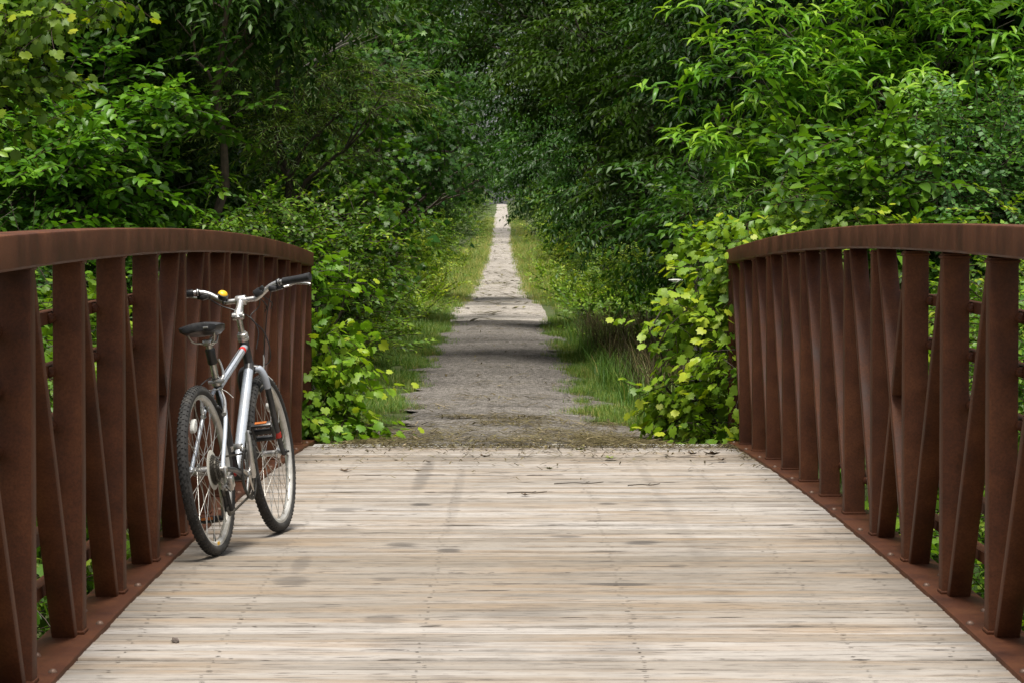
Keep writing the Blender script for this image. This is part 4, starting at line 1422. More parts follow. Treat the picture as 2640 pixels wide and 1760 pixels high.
plant('willow_tree', 'feathery narrow leaved tree between the slender stem and the dark maples', 'tree', 'willow', (-2.5, 33.5),
      [Lb(760, 130, 33, .45), Lb(800, 230, 33, .4), Lb(700, 240, 33.4, .5), Lb(640, 130, 33.6, .55), Lb(600, 300, 33.2, .5), Lb(690, 350, 33, .5), Lb(560, 200, 34, .5), Lb(880, 215, 32.5, .24, .3, .16), Lb(740, 20, 33.5, .6), Lb(600, 30, 34, .6),
       (-2.6, 34, 5.2, 1.1, 1.1, .8), (-1.9, 34, 4.7, .8, .8, .6)], 24, 0.07, 4.0, size=1.0, tone=0.08)
plant('vine_clad_tree', 'dark tree hung with pale vine leaves at the left edge of the tunnel', 'tree', 'grape', (-2.35, 38.0),
      [Lb(850, 420, 37, .34, .4, .5), Lb(880, 520, 36.5, .30, .4, .4), Lb(830, 330, 37.2, .34, .4, .4), Lb(770, 420, 37.6, .55, .5, .6), Lb(700, 470, 37.8, .55), Lb(800, 540, 37, .5), Lb(905, 600, 36.5, .25, .3, .3), Lb(720, 330, 38, .5)], 25, 0.06, 3.2, size=0.95, tone=-0.10, dens=0.6, mat='oval')
plant('mounded_shrub', 'rounded shrub with a sunlit top rising behind the far end of the left railing', 'shrub', 'bright', (-2.0, 24.0),
      [Lb(610, 555, 23.6, .38, .4, .26), Lb(710, 565, 23.4, .34, .4, .24), Lb(780, 615, 23.2, .28, .35, .24), Lb(550, 585, 24, .34, .4, .3), Lb(690, 655, 23.4, .45, .4, .35), Lb(790, 715, 23.2, .32, .35, .35), Lb(610, 695, 23.8, .5, .5, .45), Lb(550, 815, 23.6, .5, .5, .5), Lb(750, 815, 23.6, .42, .4, .42)],
      26, 0.02, 1.5, stems=4, tone=-0.12, low=-0.35, mat='small')
plant('grape_vine', 'bright yellow green grapevine spilling round the far end of the left railing', 'vine', 'grape', (-1.32, 22.2),
      [Lb(713, 690, 22.0, .17, .2, .14), Lb(733, 735, 22.0, .16, .2, .14), Lb(718, 800, 21.9, .15, .2, .15), Lb(698, 870, 21.8, .14, .2, .15), Lb(733, 910, 21.8, .20, .2, .16), Lb(753, 945, 21.7, .15, .2, .15), Lb(723, 975, 21.7, .17, .2, .16), Lb(793, 975, 21.7, .09, .12, .10), Lb(698, 640, 22.0, .10, .12, .07), Lb(793, 800, 22.3, .10, .13, .07), Lb(768, 1010, 21.5, .13, .15, .07), Lb(698, 1010, 21.5, .12, .12, .07)],
      27, 0.014, 1.1, stems=4, tone=0.20, dens=0.9, low=-1, size=0.86)
# --- vegetation seen through and over the left railing
for i, (x, y_, h, sp, lab, tn) in enumerate([
        (-2.75, 12.2, 1.35, 'grape', 'tangle of grapevine outside the left railing nearest the camera', -0.22),
        (-2.95, 15.3, 1.45, 'small', 'leafy green shrub pressed against the outside of the left railing midway along', -0.05),
        (-2.8, 18.2, 1.35, 'grape', 'vine covered shrub outside the left railing beside the bicycle', -0.15),
        (-3.9, 17.0, 1.9, 'oval', 'tall oval leaved shrub standing back from the left railing', -0.05),
        (-3.7, 20.6, 1.85, 'round', 'round leaved shrub showing just above the left top rail', 0.02)]):
    r_ = np.random.default_rng(300 + i)
    gz = float(ground_z(x, y_))
    lob = [(x + r_.normal() * .25, y_ + r_.normal() * .8, gz + (h - gz) * f, .42 + .2 * r_.random(), .6, .34) for f in (0.12, 0.25, 0.38, 0.5, 0.6, 0.72, 0.85)]
    plant('rail_shrub' if sp != 'grape' else 'grape_vine', lab, 'shrub' if sp != 'grape' else 'vine', sp, (x, y_), lob, 310 + i, 0.02, (h - gz) * .7, stems=3, tone=tn, low=-0.8, group='shrubs along the left railing')

# --- right of the bridge
plant('lance_leaf_tree', 'tall shrub of long drooping bright leaves at the upper right', 'tree', 'lance', (3.1, 25.0),
      [Lb(1760, 60, 23.8, .34, .4, .3), Lb(1860, 50, 24, .42), Lb(1990, 60, 24.2, .45), Lb(1740, 180, 23.6, .36, .4, .3), Lb(1850, 190, 23.8, .42), Lb(1980, 180, 24, .45), Lb(2110, 130, 24.3, .45), Lb(1700, 330, 23.6, .30, .35, .26), Lb(1790, 320, 23.8, .40), Lb(1920, 300, 24, .42), Lb(2060, 250, 24.3, .42), Lb(2240, 60, 24.5, .5), Lb(1660, 430, 23.7, .26, .3, .24), Lb(1760, 430, 23.9, .38), Lb(1880, 410, 24, .42), Lb(2200, 190, 24.6, .42), Lb(2340, 110, 24.6, .5),
       Lb(2330, 250, 24.8, .4), (2.6, 25, 3.9, .9, .8, .6), (3.5, 25, 4.2, 1.0, .9, .7), (1.9, 24.8, 3.8, .5, .5, .4), (3.0, 25.6, 4.8, 1, 1, .7)], 41, 0.055, 3.6, stems=3, tone=0.10, dens=0.85)
plant('round_leaf_shrub', 'grey green round leaved shrub behind the right railing below the drooping leaves', 'shrub', 'round', (3.3, 23.2),
      [Lb(2140, 330, 22.8, .28), Lb(2230, 290, 22.9, .32), Lb(2320, 350, 22.8, .38), Lb(2200, 400, 22.6, .34), Lb(2100, 430, 22.7, .28), Lb(2290, 450, 22.5, .36), Lb(2380, 420, 22.6, .4), Lb(2180, 520, 22.4, .4), Lb(2330, 560, 22.4, .45), Lb(2250, 680, 22.4, .5), Lb(2400, 720, 22.4, .5)], 42, 0.022, 2.0, stems=4)
plant('elm_sapling', 'young elm with broad toothed leaves in the middle of the right bank', 'tree', 'oval', (2.6, 22.9),
      [Lb(1960, 380, 22.3, .24, .25, .16), Lb(2030, 450, 22.2, .28, .3, .18), Lb(1910, 450, 22.3, .24, .3, .16), Lb(2080, 380, 22.4, .18, .2, .14), Lb(2010, 540, 22.2, .35), Lb(1930, 600, 22.4, .3), Lb(2080, 640, 22.4, .4)], 43, 0.022, 1.8, size=1.15, tone=0.03)
plant('bank_shrub', 'low leafy shrub with upright tips behind the far part of the right railing', 'shrub', 'willow', (2.0, 23.8),
      [Lb(1700, 470, 23.4, .24, .3, .18), Lb(1790, 460, 23.4, .28, .3, .2), Lb(1860, 500, 23.4, .3, .3, .2), Lb(1740, 560, 23.4, .3), Lb(1860, 600, 23.4, .4)], 44, 0.018, 1.5, stems=4, size=0.85, tone=0.12)
plant('yellow_vine', 'yellow green vine trailing just above the curve of the right top rail', 'vine', 'grape', (1.95, 22.3),
      [Lb(1730, 557, 21.9, .14, .2, .08), Lb(1800, 542, 21.9, .16, .2, .09), Lb(1880, 527, 21.9, .15, .2, .08), Lb(1960, 522, 21.9, .14, .2, .07), Lb(1690, 602, 21.9, .10, .15, .10), Lb(1770, 612, 22, .2, .2, .14), Lb(1870, 592, 22, .24, .2, .14), Lb(2060, 527, 22, .12, .15, .06)], 45, 0.012, 1.2, stems=3, tone=0.08, size=0.8)
plant('grape_vine', 'yellowing grapevine climbing the far end of the right railing beside the path', 'vine', 'grape', (1.28, 22.3),
      [Lb(1658, 660, 22.0, .13, .15, .14), Lb(1640, 710, 22.1, .16, .18, .12), Lb(1605, 740, 22.2, .13, .15, .09), Lb(1668, 780, 21.8, .16, .18, .16), Lb(1630, 850, 22.0, .20, .2, .18), Lb(1575, 890, 22.1, .20, .2, .17), Lb(1698, 850, 21.3, .08, .1, .16), Lb(1668, 930, 21.6, .18, .18, .18), Lb(1635, 960, 21.8, .17, .2, .16), Lb(1555, 950, 22.1, .13, .15, .13), Lb(1678, 1010, 21.3, .10, .12, .10), Lb(1545, 770, 22.3, .05, .08, .05), Lb(1648, 610, 22.2, .12, .15, .09), Lb(1605, 575, 22.6, .10, .1, .04), Lb(1650, 1000, 21.6, .13, .15, .09)],
      46, 0.014, 1.2, stems=4, tone=0.16, dens=0.8, low=-1, size=0.86)
for i, (x, y_, h, sp, lab, tn) in enumerate([
        (2.95, 12.6, 1.3, 'grape', 'grapevine thicket outside the right railing nearest the camera', -0.22),
        (3.0, 15.6, 1.4, 'small', 'small leaved shrub against the outside of the right railing midway along', -0.03),
        (2.9, 18.6, 1.3, 'grape', 'vine tangle outside the far half of the right railing', -0.12),
        (3.9, 17.4, 1.45, 'oval', 'oval leaved bush standing back from the right railing', -0.05),
        (3.4, 20.6, 1.5, 'bright', 'sunny yellow green bush just beyond the right railing', -0.02)]):
    r_ = np.random.default_rng(350 + i)
    gz = float(ground_z(x, y_))
    lob = [(x + r_.normal() * .25, y_ + r_.normal() * .8, gz + (h - gz) * f, .42 + .2 * r_.random(), .6, .34) for f in (0.12, 0.25, 0.38, 0.5, 0.6, 0.72, 0.85)]
    plant('rail_shrub' if sp != 'grape' else 'grape_vine', lab, 'shrub' if sp != 'grape' else 'vine', sp, (x, y_), lob, 360 + i, 0.02, (h - gz) * .7, stems=3, tone=tn, low=-0.8, group='shrubs along the right railing')

# --- the tunnel: dark maples on the left, ash boughs on the right
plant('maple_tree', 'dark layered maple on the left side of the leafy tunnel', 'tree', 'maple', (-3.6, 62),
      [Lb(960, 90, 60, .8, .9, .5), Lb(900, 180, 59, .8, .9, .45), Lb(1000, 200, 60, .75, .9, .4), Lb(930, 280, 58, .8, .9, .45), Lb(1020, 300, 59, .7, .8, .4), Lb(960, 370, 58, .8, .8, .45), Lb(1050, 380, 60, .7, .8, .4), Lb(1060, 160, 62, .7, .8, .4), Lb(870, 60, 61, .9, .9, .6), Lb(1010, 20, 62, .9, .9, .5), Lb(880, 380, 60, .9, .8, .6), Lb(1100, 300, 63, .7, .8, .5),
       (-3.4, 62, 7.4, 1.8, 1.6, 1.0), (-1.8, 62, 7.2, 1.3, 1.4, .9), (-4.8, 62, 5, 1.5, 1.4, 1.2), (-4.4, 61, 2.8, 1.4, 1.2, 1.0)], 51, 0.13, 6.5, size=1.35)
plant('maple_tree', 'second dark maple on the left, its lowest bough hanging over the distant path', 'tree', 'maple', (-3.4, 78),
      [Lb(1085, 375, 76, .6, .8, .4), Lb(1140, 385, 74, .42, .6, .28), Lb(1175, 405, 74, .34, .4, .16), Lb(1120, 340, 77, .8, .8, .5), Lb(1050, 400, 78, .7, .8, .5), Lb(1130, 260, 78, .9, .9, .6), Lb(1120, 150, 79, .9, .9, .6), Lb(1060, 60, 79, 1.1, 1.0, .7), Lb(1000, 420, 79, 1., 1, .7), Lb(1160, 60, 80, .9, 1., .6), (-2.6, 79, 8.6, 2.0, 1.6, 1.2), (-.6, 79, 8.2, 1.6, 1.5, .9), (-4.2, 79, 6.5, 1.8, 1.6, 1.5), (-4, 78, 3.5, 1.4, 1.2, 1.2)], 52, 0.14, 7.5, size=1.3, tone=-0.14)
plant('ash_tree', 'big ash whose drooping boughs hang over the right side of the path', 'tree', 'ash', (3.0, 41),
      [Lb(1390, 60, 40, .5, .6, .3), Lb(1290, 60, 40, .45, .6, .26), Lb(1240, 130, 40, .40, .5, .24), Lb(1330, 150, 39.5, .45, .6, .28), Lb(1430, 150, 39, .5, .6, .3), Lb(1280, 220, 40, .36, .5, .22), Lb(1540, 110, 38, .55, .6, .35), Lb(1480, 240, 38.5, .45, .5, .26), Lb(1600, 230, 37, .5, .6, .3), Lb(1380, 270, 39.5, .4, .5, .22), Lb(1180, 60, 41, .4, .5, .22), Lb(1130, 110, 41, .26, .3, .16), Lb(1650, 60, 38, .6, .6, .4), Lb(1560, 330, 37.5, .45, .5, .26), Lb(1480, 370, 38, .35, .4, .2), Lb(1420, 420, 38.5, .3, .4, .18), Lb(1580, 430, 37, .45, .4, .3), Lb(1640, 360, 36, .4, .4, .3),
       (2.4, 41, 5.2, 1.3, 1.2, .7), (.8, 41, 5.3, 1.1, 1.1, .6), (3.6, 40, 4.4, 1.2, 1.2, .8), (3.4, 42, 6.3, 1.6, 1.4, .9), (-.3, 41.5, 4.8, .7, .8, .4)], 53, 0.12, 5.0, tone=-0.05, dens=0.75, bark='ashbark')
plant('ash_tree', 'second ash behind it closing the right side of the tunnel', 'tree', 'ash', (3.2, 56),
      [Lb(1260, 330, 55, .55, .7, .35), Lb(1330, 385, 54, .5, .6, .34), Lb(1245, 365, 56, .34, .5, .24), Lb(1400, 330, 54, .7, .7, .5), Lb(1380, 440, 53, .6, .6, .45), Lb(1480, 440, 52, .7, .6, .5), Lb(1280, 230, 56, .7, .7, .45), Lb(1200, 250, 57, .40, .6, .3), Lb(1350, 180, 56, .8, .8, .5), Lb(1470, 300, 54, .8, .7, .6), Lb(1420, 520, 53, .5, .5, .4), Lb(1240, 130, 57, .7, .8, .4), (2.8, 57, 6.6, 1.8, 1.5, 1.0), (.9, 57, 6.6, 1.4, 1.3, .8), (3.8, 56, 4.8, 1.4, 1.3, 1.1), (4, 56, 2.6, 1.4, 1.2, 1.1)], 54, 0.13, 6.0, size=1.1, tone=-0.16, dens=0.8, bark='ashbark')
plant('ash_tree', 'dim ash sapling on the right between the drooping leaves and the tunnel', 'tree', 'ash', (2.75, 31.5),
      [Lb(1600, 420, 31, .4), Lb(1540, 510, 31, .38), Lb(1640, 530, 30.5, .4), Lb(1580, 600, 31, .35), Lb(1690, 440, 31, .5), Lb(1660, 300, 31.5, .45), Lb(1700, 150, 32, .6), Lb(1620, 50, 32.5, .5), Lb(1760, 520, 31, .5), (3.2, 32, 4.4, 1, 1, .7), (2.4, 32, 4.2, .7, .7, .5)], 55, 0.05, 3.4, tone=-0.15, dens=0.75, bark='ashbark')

# --- generic trees and bushes further on; one of each kind is built, the others are turned and scaled copies
def generic(name, label, cat, sp, h, spread, n, seed, z0=0.0, **kw):
    r_ = np.random.default_rng(seed)
    lob = []
    for i in range(n):
        f = z0 + (1 - z0) * (i + 0.5) / n
        rad = spread * (0.35 + 0.65 * math.sin(math.pi * min(1, 0.18 + f * 0.8)))
        a = i * 2.4 + r_.normal() * .3
        q = rad * r_.uniform(0.25, 0.72)
        s = spread * r_.uniform(0.30, 0.46)
        lob.append((q * math.cos(a), q * math.sin(a), h * f * 0.95, s, s, s * 0.68))
    B = (200.0, -60.0)                       # built out of view, then moved to its place
    gz = float(ground_z(*B))
    lob = [(l[0] + B[0], l[1] + B[1], l[2] + gz) + l[3:] for l in lob]
    return plant(name, label, cat, sp, B, lob, seed, **kw)


BUSH = 'bushes beside the path'
TREE = 'trees lining the path'
protos = {
    'a': generic('hedge_bush', '', 'bush', 'small', 1.7, 0.95, 9, 61, stems=4, trunk=0.018, size=1.2, low=-0.5),
    'b': generic('hedge_bush', '', 'bush', 'bright', 1.35, 0.95, 8, 62, stems=4, trunk=0.016, size=1.2, low=-0.5),
    'c': generic('hedge_bush', '', 'bush', 'oval', 2.3, 1.1, 10, 63, stems=3, trunk=0.025, size=1.0, tone=-0.05, low=-0.6),
    'd': generic('vine_bush', '', 'bush', 'grape', 1.6, 0.9, 9, 64, stems=4, trunk=0.016, tone=-0.16, low=-0.6),
}
tprotos = {
    'm': generic('maple_tree', '', 'tree', 'maple', 9.5, 2.9, 20, 71, z0=0.12, trunk=0.15, size=1.7, tone=-0.08),
    'e': generic('elm_tree', '', 'tree', 'oval', 9.0, 2.8, 20, 72, z0=0.10, trunk=0.15, size=1.8, tone=-0.08),
    'h': generic('ash_tree', '', 'tree', 'ash', 9.5, 3.0, 20, 73, z0=0.10, trunk=0.15, size=1.9, tone=-0.10),
}
used = set()
def place(key, x, y_, rz, sc, label, group):
    P = protos if key in protos else tprotos
    o = P[key]
    z = float(ground_z(x, y_))
    s = (sc, sc, sc) if not hasattr(sc, '__len__') else sc
    if key not in used:
        used.add(key)
        o.location = (x, y_, z); o.rotation_euler = (0, 0, rz); o.scale = s
        o['label'] = label; o['group'] = group
        return o
    return copy_plant(o, (x, y_, z), rz, s, label, group)


LB = [  # left bushes: kind, offset from the path centre, distance, scale
    ('d', -3.15, 27.5, 0.72, 'vine covered bush just past the grapevine on the left of the path'),
    ('c', -3.5, 30.5, 0.75, 'oval leaved bush left of the near gravel, behind the vine covered bush'),
    ('a', -2.95, 34.0, 0.75, 'small leaved bush on the left verge where the grass begins'),
    ('a', -2.85, 39.0, 0.95, 'second small leaved bush on the left verge'),
    ('d', -2.75, 44.5, 1.05, 'vine bush on the left verge halfway along the shade-toned gravel'),
    ('a', -2.80, 50.5, 1.1, 'glossy green bush left of the far half of the shade-toned gravel'),
    ('a', -3.05, 57.0, 1.15, 'glossy bush on the left where the shade-toned gravel ends'),
    ('c', -3.35, 65.0, 1.15, 'broad bush under the maples on the left of the pale gravel'),
    ('a', -3.05, 73.0, 1.1, 'leafy bush under the second maple on the left'),
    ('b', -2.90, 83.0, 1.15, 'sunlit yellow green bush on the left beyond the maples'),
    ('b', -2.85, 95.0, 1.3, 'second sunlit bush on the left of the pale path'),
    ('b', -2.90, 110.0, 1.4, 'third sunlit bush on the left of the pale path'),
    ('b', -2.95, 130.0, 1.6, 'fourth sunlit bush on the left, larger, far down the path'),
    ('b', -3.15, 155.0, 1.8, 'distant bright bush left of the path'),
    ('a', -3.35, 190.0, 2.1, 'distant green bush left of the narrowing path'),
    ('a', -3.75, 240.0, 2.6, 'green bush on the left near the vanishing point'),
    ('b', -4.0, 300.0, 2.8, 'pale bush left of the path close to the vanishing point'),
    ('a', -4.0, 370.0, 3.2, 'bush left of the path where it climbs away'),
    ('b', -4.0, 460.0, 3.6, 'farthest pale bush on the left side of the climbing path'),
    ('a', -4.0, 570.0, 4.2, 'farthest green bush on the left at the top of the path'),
]
RB = [
    ('a', 3.20, 27.5, 0.75, 'dark bush right of the path behind the yellowing grapevine'),
    ('c', 3.65, 30.5, 0.75, 'oval leaved bush in shade right of the near gravel'),
    ('a', 3.45, 35.5, 0.8, 'small bush behind the tall weeds on the right verge'),
    ('d', 3.65, 41.0, 0.9, 'vine bush under the ash boughs on the right'),
    ('a', 3.55, 47.5, 1.0, 'shaded green bush under the big ash'),
    ('c', 3.75, 55.0, 0.9, 'broad bush under the second ash on the right'),
    ('a', 3.75, 63.0, 0.95, 'green bush right of the start of the pale gravel'),
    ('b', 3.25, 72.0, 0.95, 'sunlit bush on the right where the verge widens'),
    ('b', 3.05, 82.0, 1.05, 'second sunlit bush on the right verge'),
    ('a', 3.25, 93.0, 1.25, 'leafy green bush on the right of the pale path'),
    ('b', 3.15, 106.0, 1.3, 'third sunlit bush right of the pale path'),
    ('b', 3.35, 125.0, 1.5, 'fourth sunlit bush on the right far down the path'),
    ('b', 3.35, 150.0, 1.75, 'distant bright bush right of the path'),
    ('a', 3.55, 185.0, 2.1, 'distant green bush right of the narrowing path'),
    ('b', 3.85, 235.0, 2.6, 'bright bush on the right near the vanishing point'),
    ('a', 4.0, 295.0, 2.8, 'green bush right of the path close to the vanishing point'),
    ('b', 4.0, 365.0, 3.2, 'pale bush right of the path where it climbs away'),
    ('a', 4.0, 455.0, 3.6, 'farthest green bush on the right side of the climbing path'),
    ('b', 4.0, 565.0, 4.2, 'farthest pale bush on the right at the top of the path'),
]
r_ = np.random.default_rng(99)
for lst in (LB, RB):
    for (k, dx, y_, s, lab) in lst:
        dx = math.copysign(max(abs(dx), 1.45 + 1.2 * s), dx)
        place(k, float(path_x(y_)) + dx, y_, r_.uniform(0, 6.28), (s, s * r_.uniform(1.0, 1.25), s * r_.uniform(0.85, 1.1)), lab, BUSH)
LT = [
    ('e', -6.10, 31, 0.62, 'tall elm behind the slender stem on the left'),
    ('h', -5.40, 40, 0.70, 'tall ash behind the vine clad tree on the left'),
    ('e', -5.50, 50, 0.82, 'elm on the left standing behind the first dark maple'),
    ('m', -5.10, 92, 1.00, 'maple on the left past the overhanging bough'),
    ('e', -5.10, 110, 1.10, 'elm on the left over the sunlit bushes'),
    ('m', -5.20, 132, 1.25, 'distant maple on the left of the path'),
    ('h', -5.50, 160, 1.45, 'distant ash on the left of the path'),
    ('e', -5.90, 200, 1.75, 'distant elm on the left near the vanishing point'),
    ('m', -6.70, 255, 2.20, 'farthest maple on the left of the path'),
]
RT = [
    ('h', 5.90, 33, 0.66, 'tall ash on the right behind the drooping bright leaves'),
    ('e', 6.30, 28, 0.55, 'elm rising behind the round leaved shrub on the right'),
    ('e', 5.70, 47, 0.80, 'elm on the right behind the big ash'),
    ('m', 5.30, 70, 0.95, 'maple on the right past the second ash'),
    ('h', 5.10, 86, 1.05, 'ash on the right above the sunlit verge'),
    ('e', 5.10, 104, 1.12, 'elm on the right over the pale path'),
    ('m', 5.30, 126, 1.25, 'distant maple on the right of the path'),
    ('h', 5.50, 155, 1.45, 'distant ash on the right of the path'),
    ('e', 6.10, 195, 1.75, 'distant elm on the right near the vanishing point'),
    ('h', 6.90, 250, 2.20, 'farthest ash on the right of the path'),
]
for lst in (LT, RT):
    for (k, dx, y_, s, lab) in lst:
        dx = math.copysign(max(abs(dx), 1.6 + 2.85 * s), dx)
        place(k, float(path_x(y_)) + dx, y_, r_.uniform(0, 6.28), s, lab, TREE)


# --- the wood behind: one mass of leaves on either side and across the far end, with shading leaves added overhead
def woodland(name, label, boxes, seed, leaf=0.34):
    r = np.random.default_rng(seed)
    V0, T0 = leaf_lo(0.75, 0.2, 0.3)
    Ps = []
    for (x0, x1, y0, y1, z0, z1, ncl) in boxes:
        c = np.stack([r.uniform(x0, x1, ncl), r.uniform(y0, y1, ncl), z0 + (z1 - z0) * r.random(ncl) ** 0.7], -1)
        c[:, 2] += path_z(c[:, 1])
        sc_ = min(2.4, max(1.0, (y0 + y1) / 2 / 70))
        p = np.repeat(c, 26, 0) + r.normal(size=(ncl * 26, 3)) * np.array([.62, .62, .36]) * sc_
        Ps.append(np.concatenate([p, np.full((len(p), 1), leaf * sc_)], 1))
    P = np.concatenate(Ps)
    n = len(P)
    F = frames(r.normal(size=(n, 3)) * np.array([1, 1, .4]) + np.array([0, -.3, -.15]), np.array([0, 0, 1.0]) + .45 * r.normal(size=(n, 3)))
    W = np.einsum('mij,nj->mni', F, V0) * (P[:, 3] * r.uniform(.6, 1.1, n))[:, None, None] + P[:, None, :3]
    T = (T0[None] + (len(V0) * np.arange(n))[:, None, None]).reshape(-1, 3)
    tone = np.repeat(np.clip(.4 + .2 * r.normal(size=n), .08, 1), len(V0))
    o = link(name, np_mesh(name, W.reshape(-1, 3), T, M['wood'], tone))
    tag(o, label, 'woodland', kind='stuff')
    return o


woodland('woodland', 'dark mass of woodland leaves behind the trees left of the path, with unseen shading leaves added overhead',
         [(-11, -5.2, 23, 44, -.3, 9, 1300), (-24, -10, 20, 80, 0, 12, 1300), (-6.5, -3.0, 30, 44, 6.4, 9.5, 420), (-3.0, 2.6, 33, 48, 6.9, 9.4, 60), (-11, -4.6, 44, 80, -.3, 11, 1500), (-5, -3, 44, 57, 7.5, 10, 150), (-15, -5, 80, 160, 0, 13, 1100), (-22, -7, 160, 300, 0, 20, 800)], 81)  # overhead and outermost boxes: unseen leaves added to shade path and tunnel
woodland('woodland', 'dark mass of woodland leaves behind the trees right of the path, with unseen shading leaves added overhead',
         [(5.0, 11, 25, 44, -.3, 9, 1300), (10, 24, 20, 80, 0, 12, 1300), (2.6, 6.5, 30, 44, 6.2, 9.5, 450), (4.8, 11, 44, 80, -.3, 11, 1500), (2.6, 5, 44, 57, 7.5, 10, 150), (4.6, 15, 80, 160, 0, 13, 1100), (6, 22, 160, 300, 0, 20, 800)], 82)  # overhead and outer leaves here too are added to keep the tunnel dark
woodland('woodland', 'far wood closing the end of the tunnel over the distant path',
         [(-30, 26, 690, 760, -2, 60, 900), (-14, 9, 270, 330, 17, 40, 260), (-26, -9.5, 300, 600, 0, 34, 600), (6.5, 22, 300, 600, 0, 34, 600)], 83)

# ------------------------------------------------------------------ grass, litter and small things
def blade_template(r, n, h, w, spread):
    VV, TT, CC = [], [], []
    off = 0
    for i in range(n):
        a = r.uniform(0, 6.283)
        rad = spread * math.sqrt(r.random())
        p = np.array([rad * math.cos(a), rad * math.sin(a), 0])
        hh = h * r.uniform(.45, 1.15)
        ln = r.uniform(.15, .75) * hh
        b = r.uniform(0, 6.283)
        d = np.array([math.cos(b), math.sin(b), 0]); s = np.array([-math.sin(b), math.cos(b), 0]) * w * r.uniform(.7, 1.2)
        V = [p - s, p + s, p + d * ln * .25 + [0, 0, hh * .55] - s * .8, p + d * ln * .25 + [0, 0, hh * .55] + s * .8, p + d * ln + [0, 0, hh]]
        VV.append(np.array(V)); TT.append(np.array([(0, 1, 3), (0, 3, 2), (2, 3, 4)]) + off); off += 5
        CC.append(np.full(5, np.clip(.42 + .2 * r.normal(), .08, 1)))
    return np.concatenate(VV), np.concatenate(TT), np.concatenate(CC)


def tufts(name, label, P, S, tone, mat, seed, n=16, h=.2, w=.0035, spread=.09, cat='grass'):
    r = np.random.default_rng(seed)
    var = [blade_template(r, n, h, w, spread) for _ in range(5)]
    pick = r.integers(0, 5, len(P))
    VV, TT, CC, off = [], [], [], 0
    for k, (V, T, C) in enumerate(var):
        idx = np.where(pick == k)[0]
        a = r.uniform(0, 6.283, len(idx))
        Rm = np.zeros((len(idx), 3, 3)); Rm[:, 0, 0] = np.cos(a); Rm[:, 0, 1] = -np.sin(a); Rm[:, 1, 0] = np.sin(a); Rm[:, 1, 1] = np.cos(a); Rm[:, 2, 2] = 1
        W = np.einsum('mij,nj->mni', Rm, V) * S[idx][:, None, None] + P[idx][:, None, :]
        TT.append((T[None] + (off + len(V) * np.arange(len(idx)))[:, None, None]).reshape(-1, 3))
        VV.append(W.reshape(-1, 3)); CC.append(np.clip(C[None] + tone[idx][:, None], .08, 1).reshape(-1))
        off += len(V) * len(idx)
    o = link(name, np_mesh(name, np.concatenate(VV), np.concatenate(TT), M[mat], np.concatenate(CC)))
    tag(o, label, cat, kind='stuff')
    return o


def verge(side, seed, n, y0, y1, inner, outer, powr=1.7):
    r = np.random.default_rng(seed)
    u = r.random(n)
    y_ = 1 / (1 / y0 + u * (1 / y1 - 1 / y0))            # denser near the camera
    t = r.random(n)
    a = inner(y_); b = outer(y_)
    off = a + (b - a) * t + r.normal(0, .09, n) + .10 * np.sin(y_ * 1.9 + side) * np.sin(y_ * .63)
    x = path_x(y_) + side * off
    z = ground_z(x, y_)
    gap = np.sin(x * 5 + y_ * 1.3) + np.sin(y_ * 2.9 - x * 3)
    ok = gap > -.75 + .9 * (np.sin(y_ * .9 + x) > .55)
    return np.stack([x, y_, z], -1)[ok], t[ok], r


for side, lab, sd in ((-1, 'green grass verge along the left of the path', 5), (1, 'green grass verge along the right of the path', 6)):
    inn = lambda q, side=side: 0.84 + (0.28 if side < 0 else 0.75) * (1 - sstep(21.8, 25.5, q)) - 0.10 * sstep(60, 75, q) + (.22 if side < 0 else .6) * np.exp(-((q - 69) / 7.5) ** 2)
    out = (lambda q: 1.75 + 0.35 * sstep(40, 60, q)) if side < 0 else (lambda q: 2.05 + 0.75 * sstep(30, 60, q))
    P, t, r = verge(side, sd, 17000, 21.6, 420, inn, out)
    dist = P[:, 1]
    S = (0.40 + 0.62 * t) * r.uniform(.7, 1.25, len(P)) * np.clip(dist / 34, .95, 5) ** .8
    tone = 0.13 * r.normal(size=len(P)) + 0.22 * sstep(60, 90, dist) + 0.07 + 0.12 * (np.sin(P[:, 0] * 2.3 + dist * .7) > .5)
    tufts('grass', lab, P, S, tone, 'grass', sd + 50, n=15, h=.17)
# low dark ground cover under the bushes
for side, lab, sd in ((-1, 'low weeds under the bushes left of the path', 15), (1, 'low weeds under the bushes right of the path', 16)):
    P, t, r = verge(side, sd, 7000, 21.2, 160, lambda q: 1.62 + 0 * q, lambda q: 4.3 + 0 * q)
    n = len(P)
    D = np.stack([r.normal(size=n), r.normal(size=n), np.full(n, .7)], -1)
    P[:, 2] += .08
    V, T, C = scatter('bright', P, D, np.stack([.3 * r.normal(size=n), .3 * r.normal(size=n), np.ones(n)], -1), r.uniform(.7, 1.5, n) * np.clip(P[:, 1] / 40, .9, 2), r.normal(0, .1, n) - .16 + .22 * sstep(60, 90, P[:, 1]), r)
    o = link('weeds', np_mesh('weeds', V, T, M['bright'], C)); tag(o, lab, 'weeds', kind='stuff')
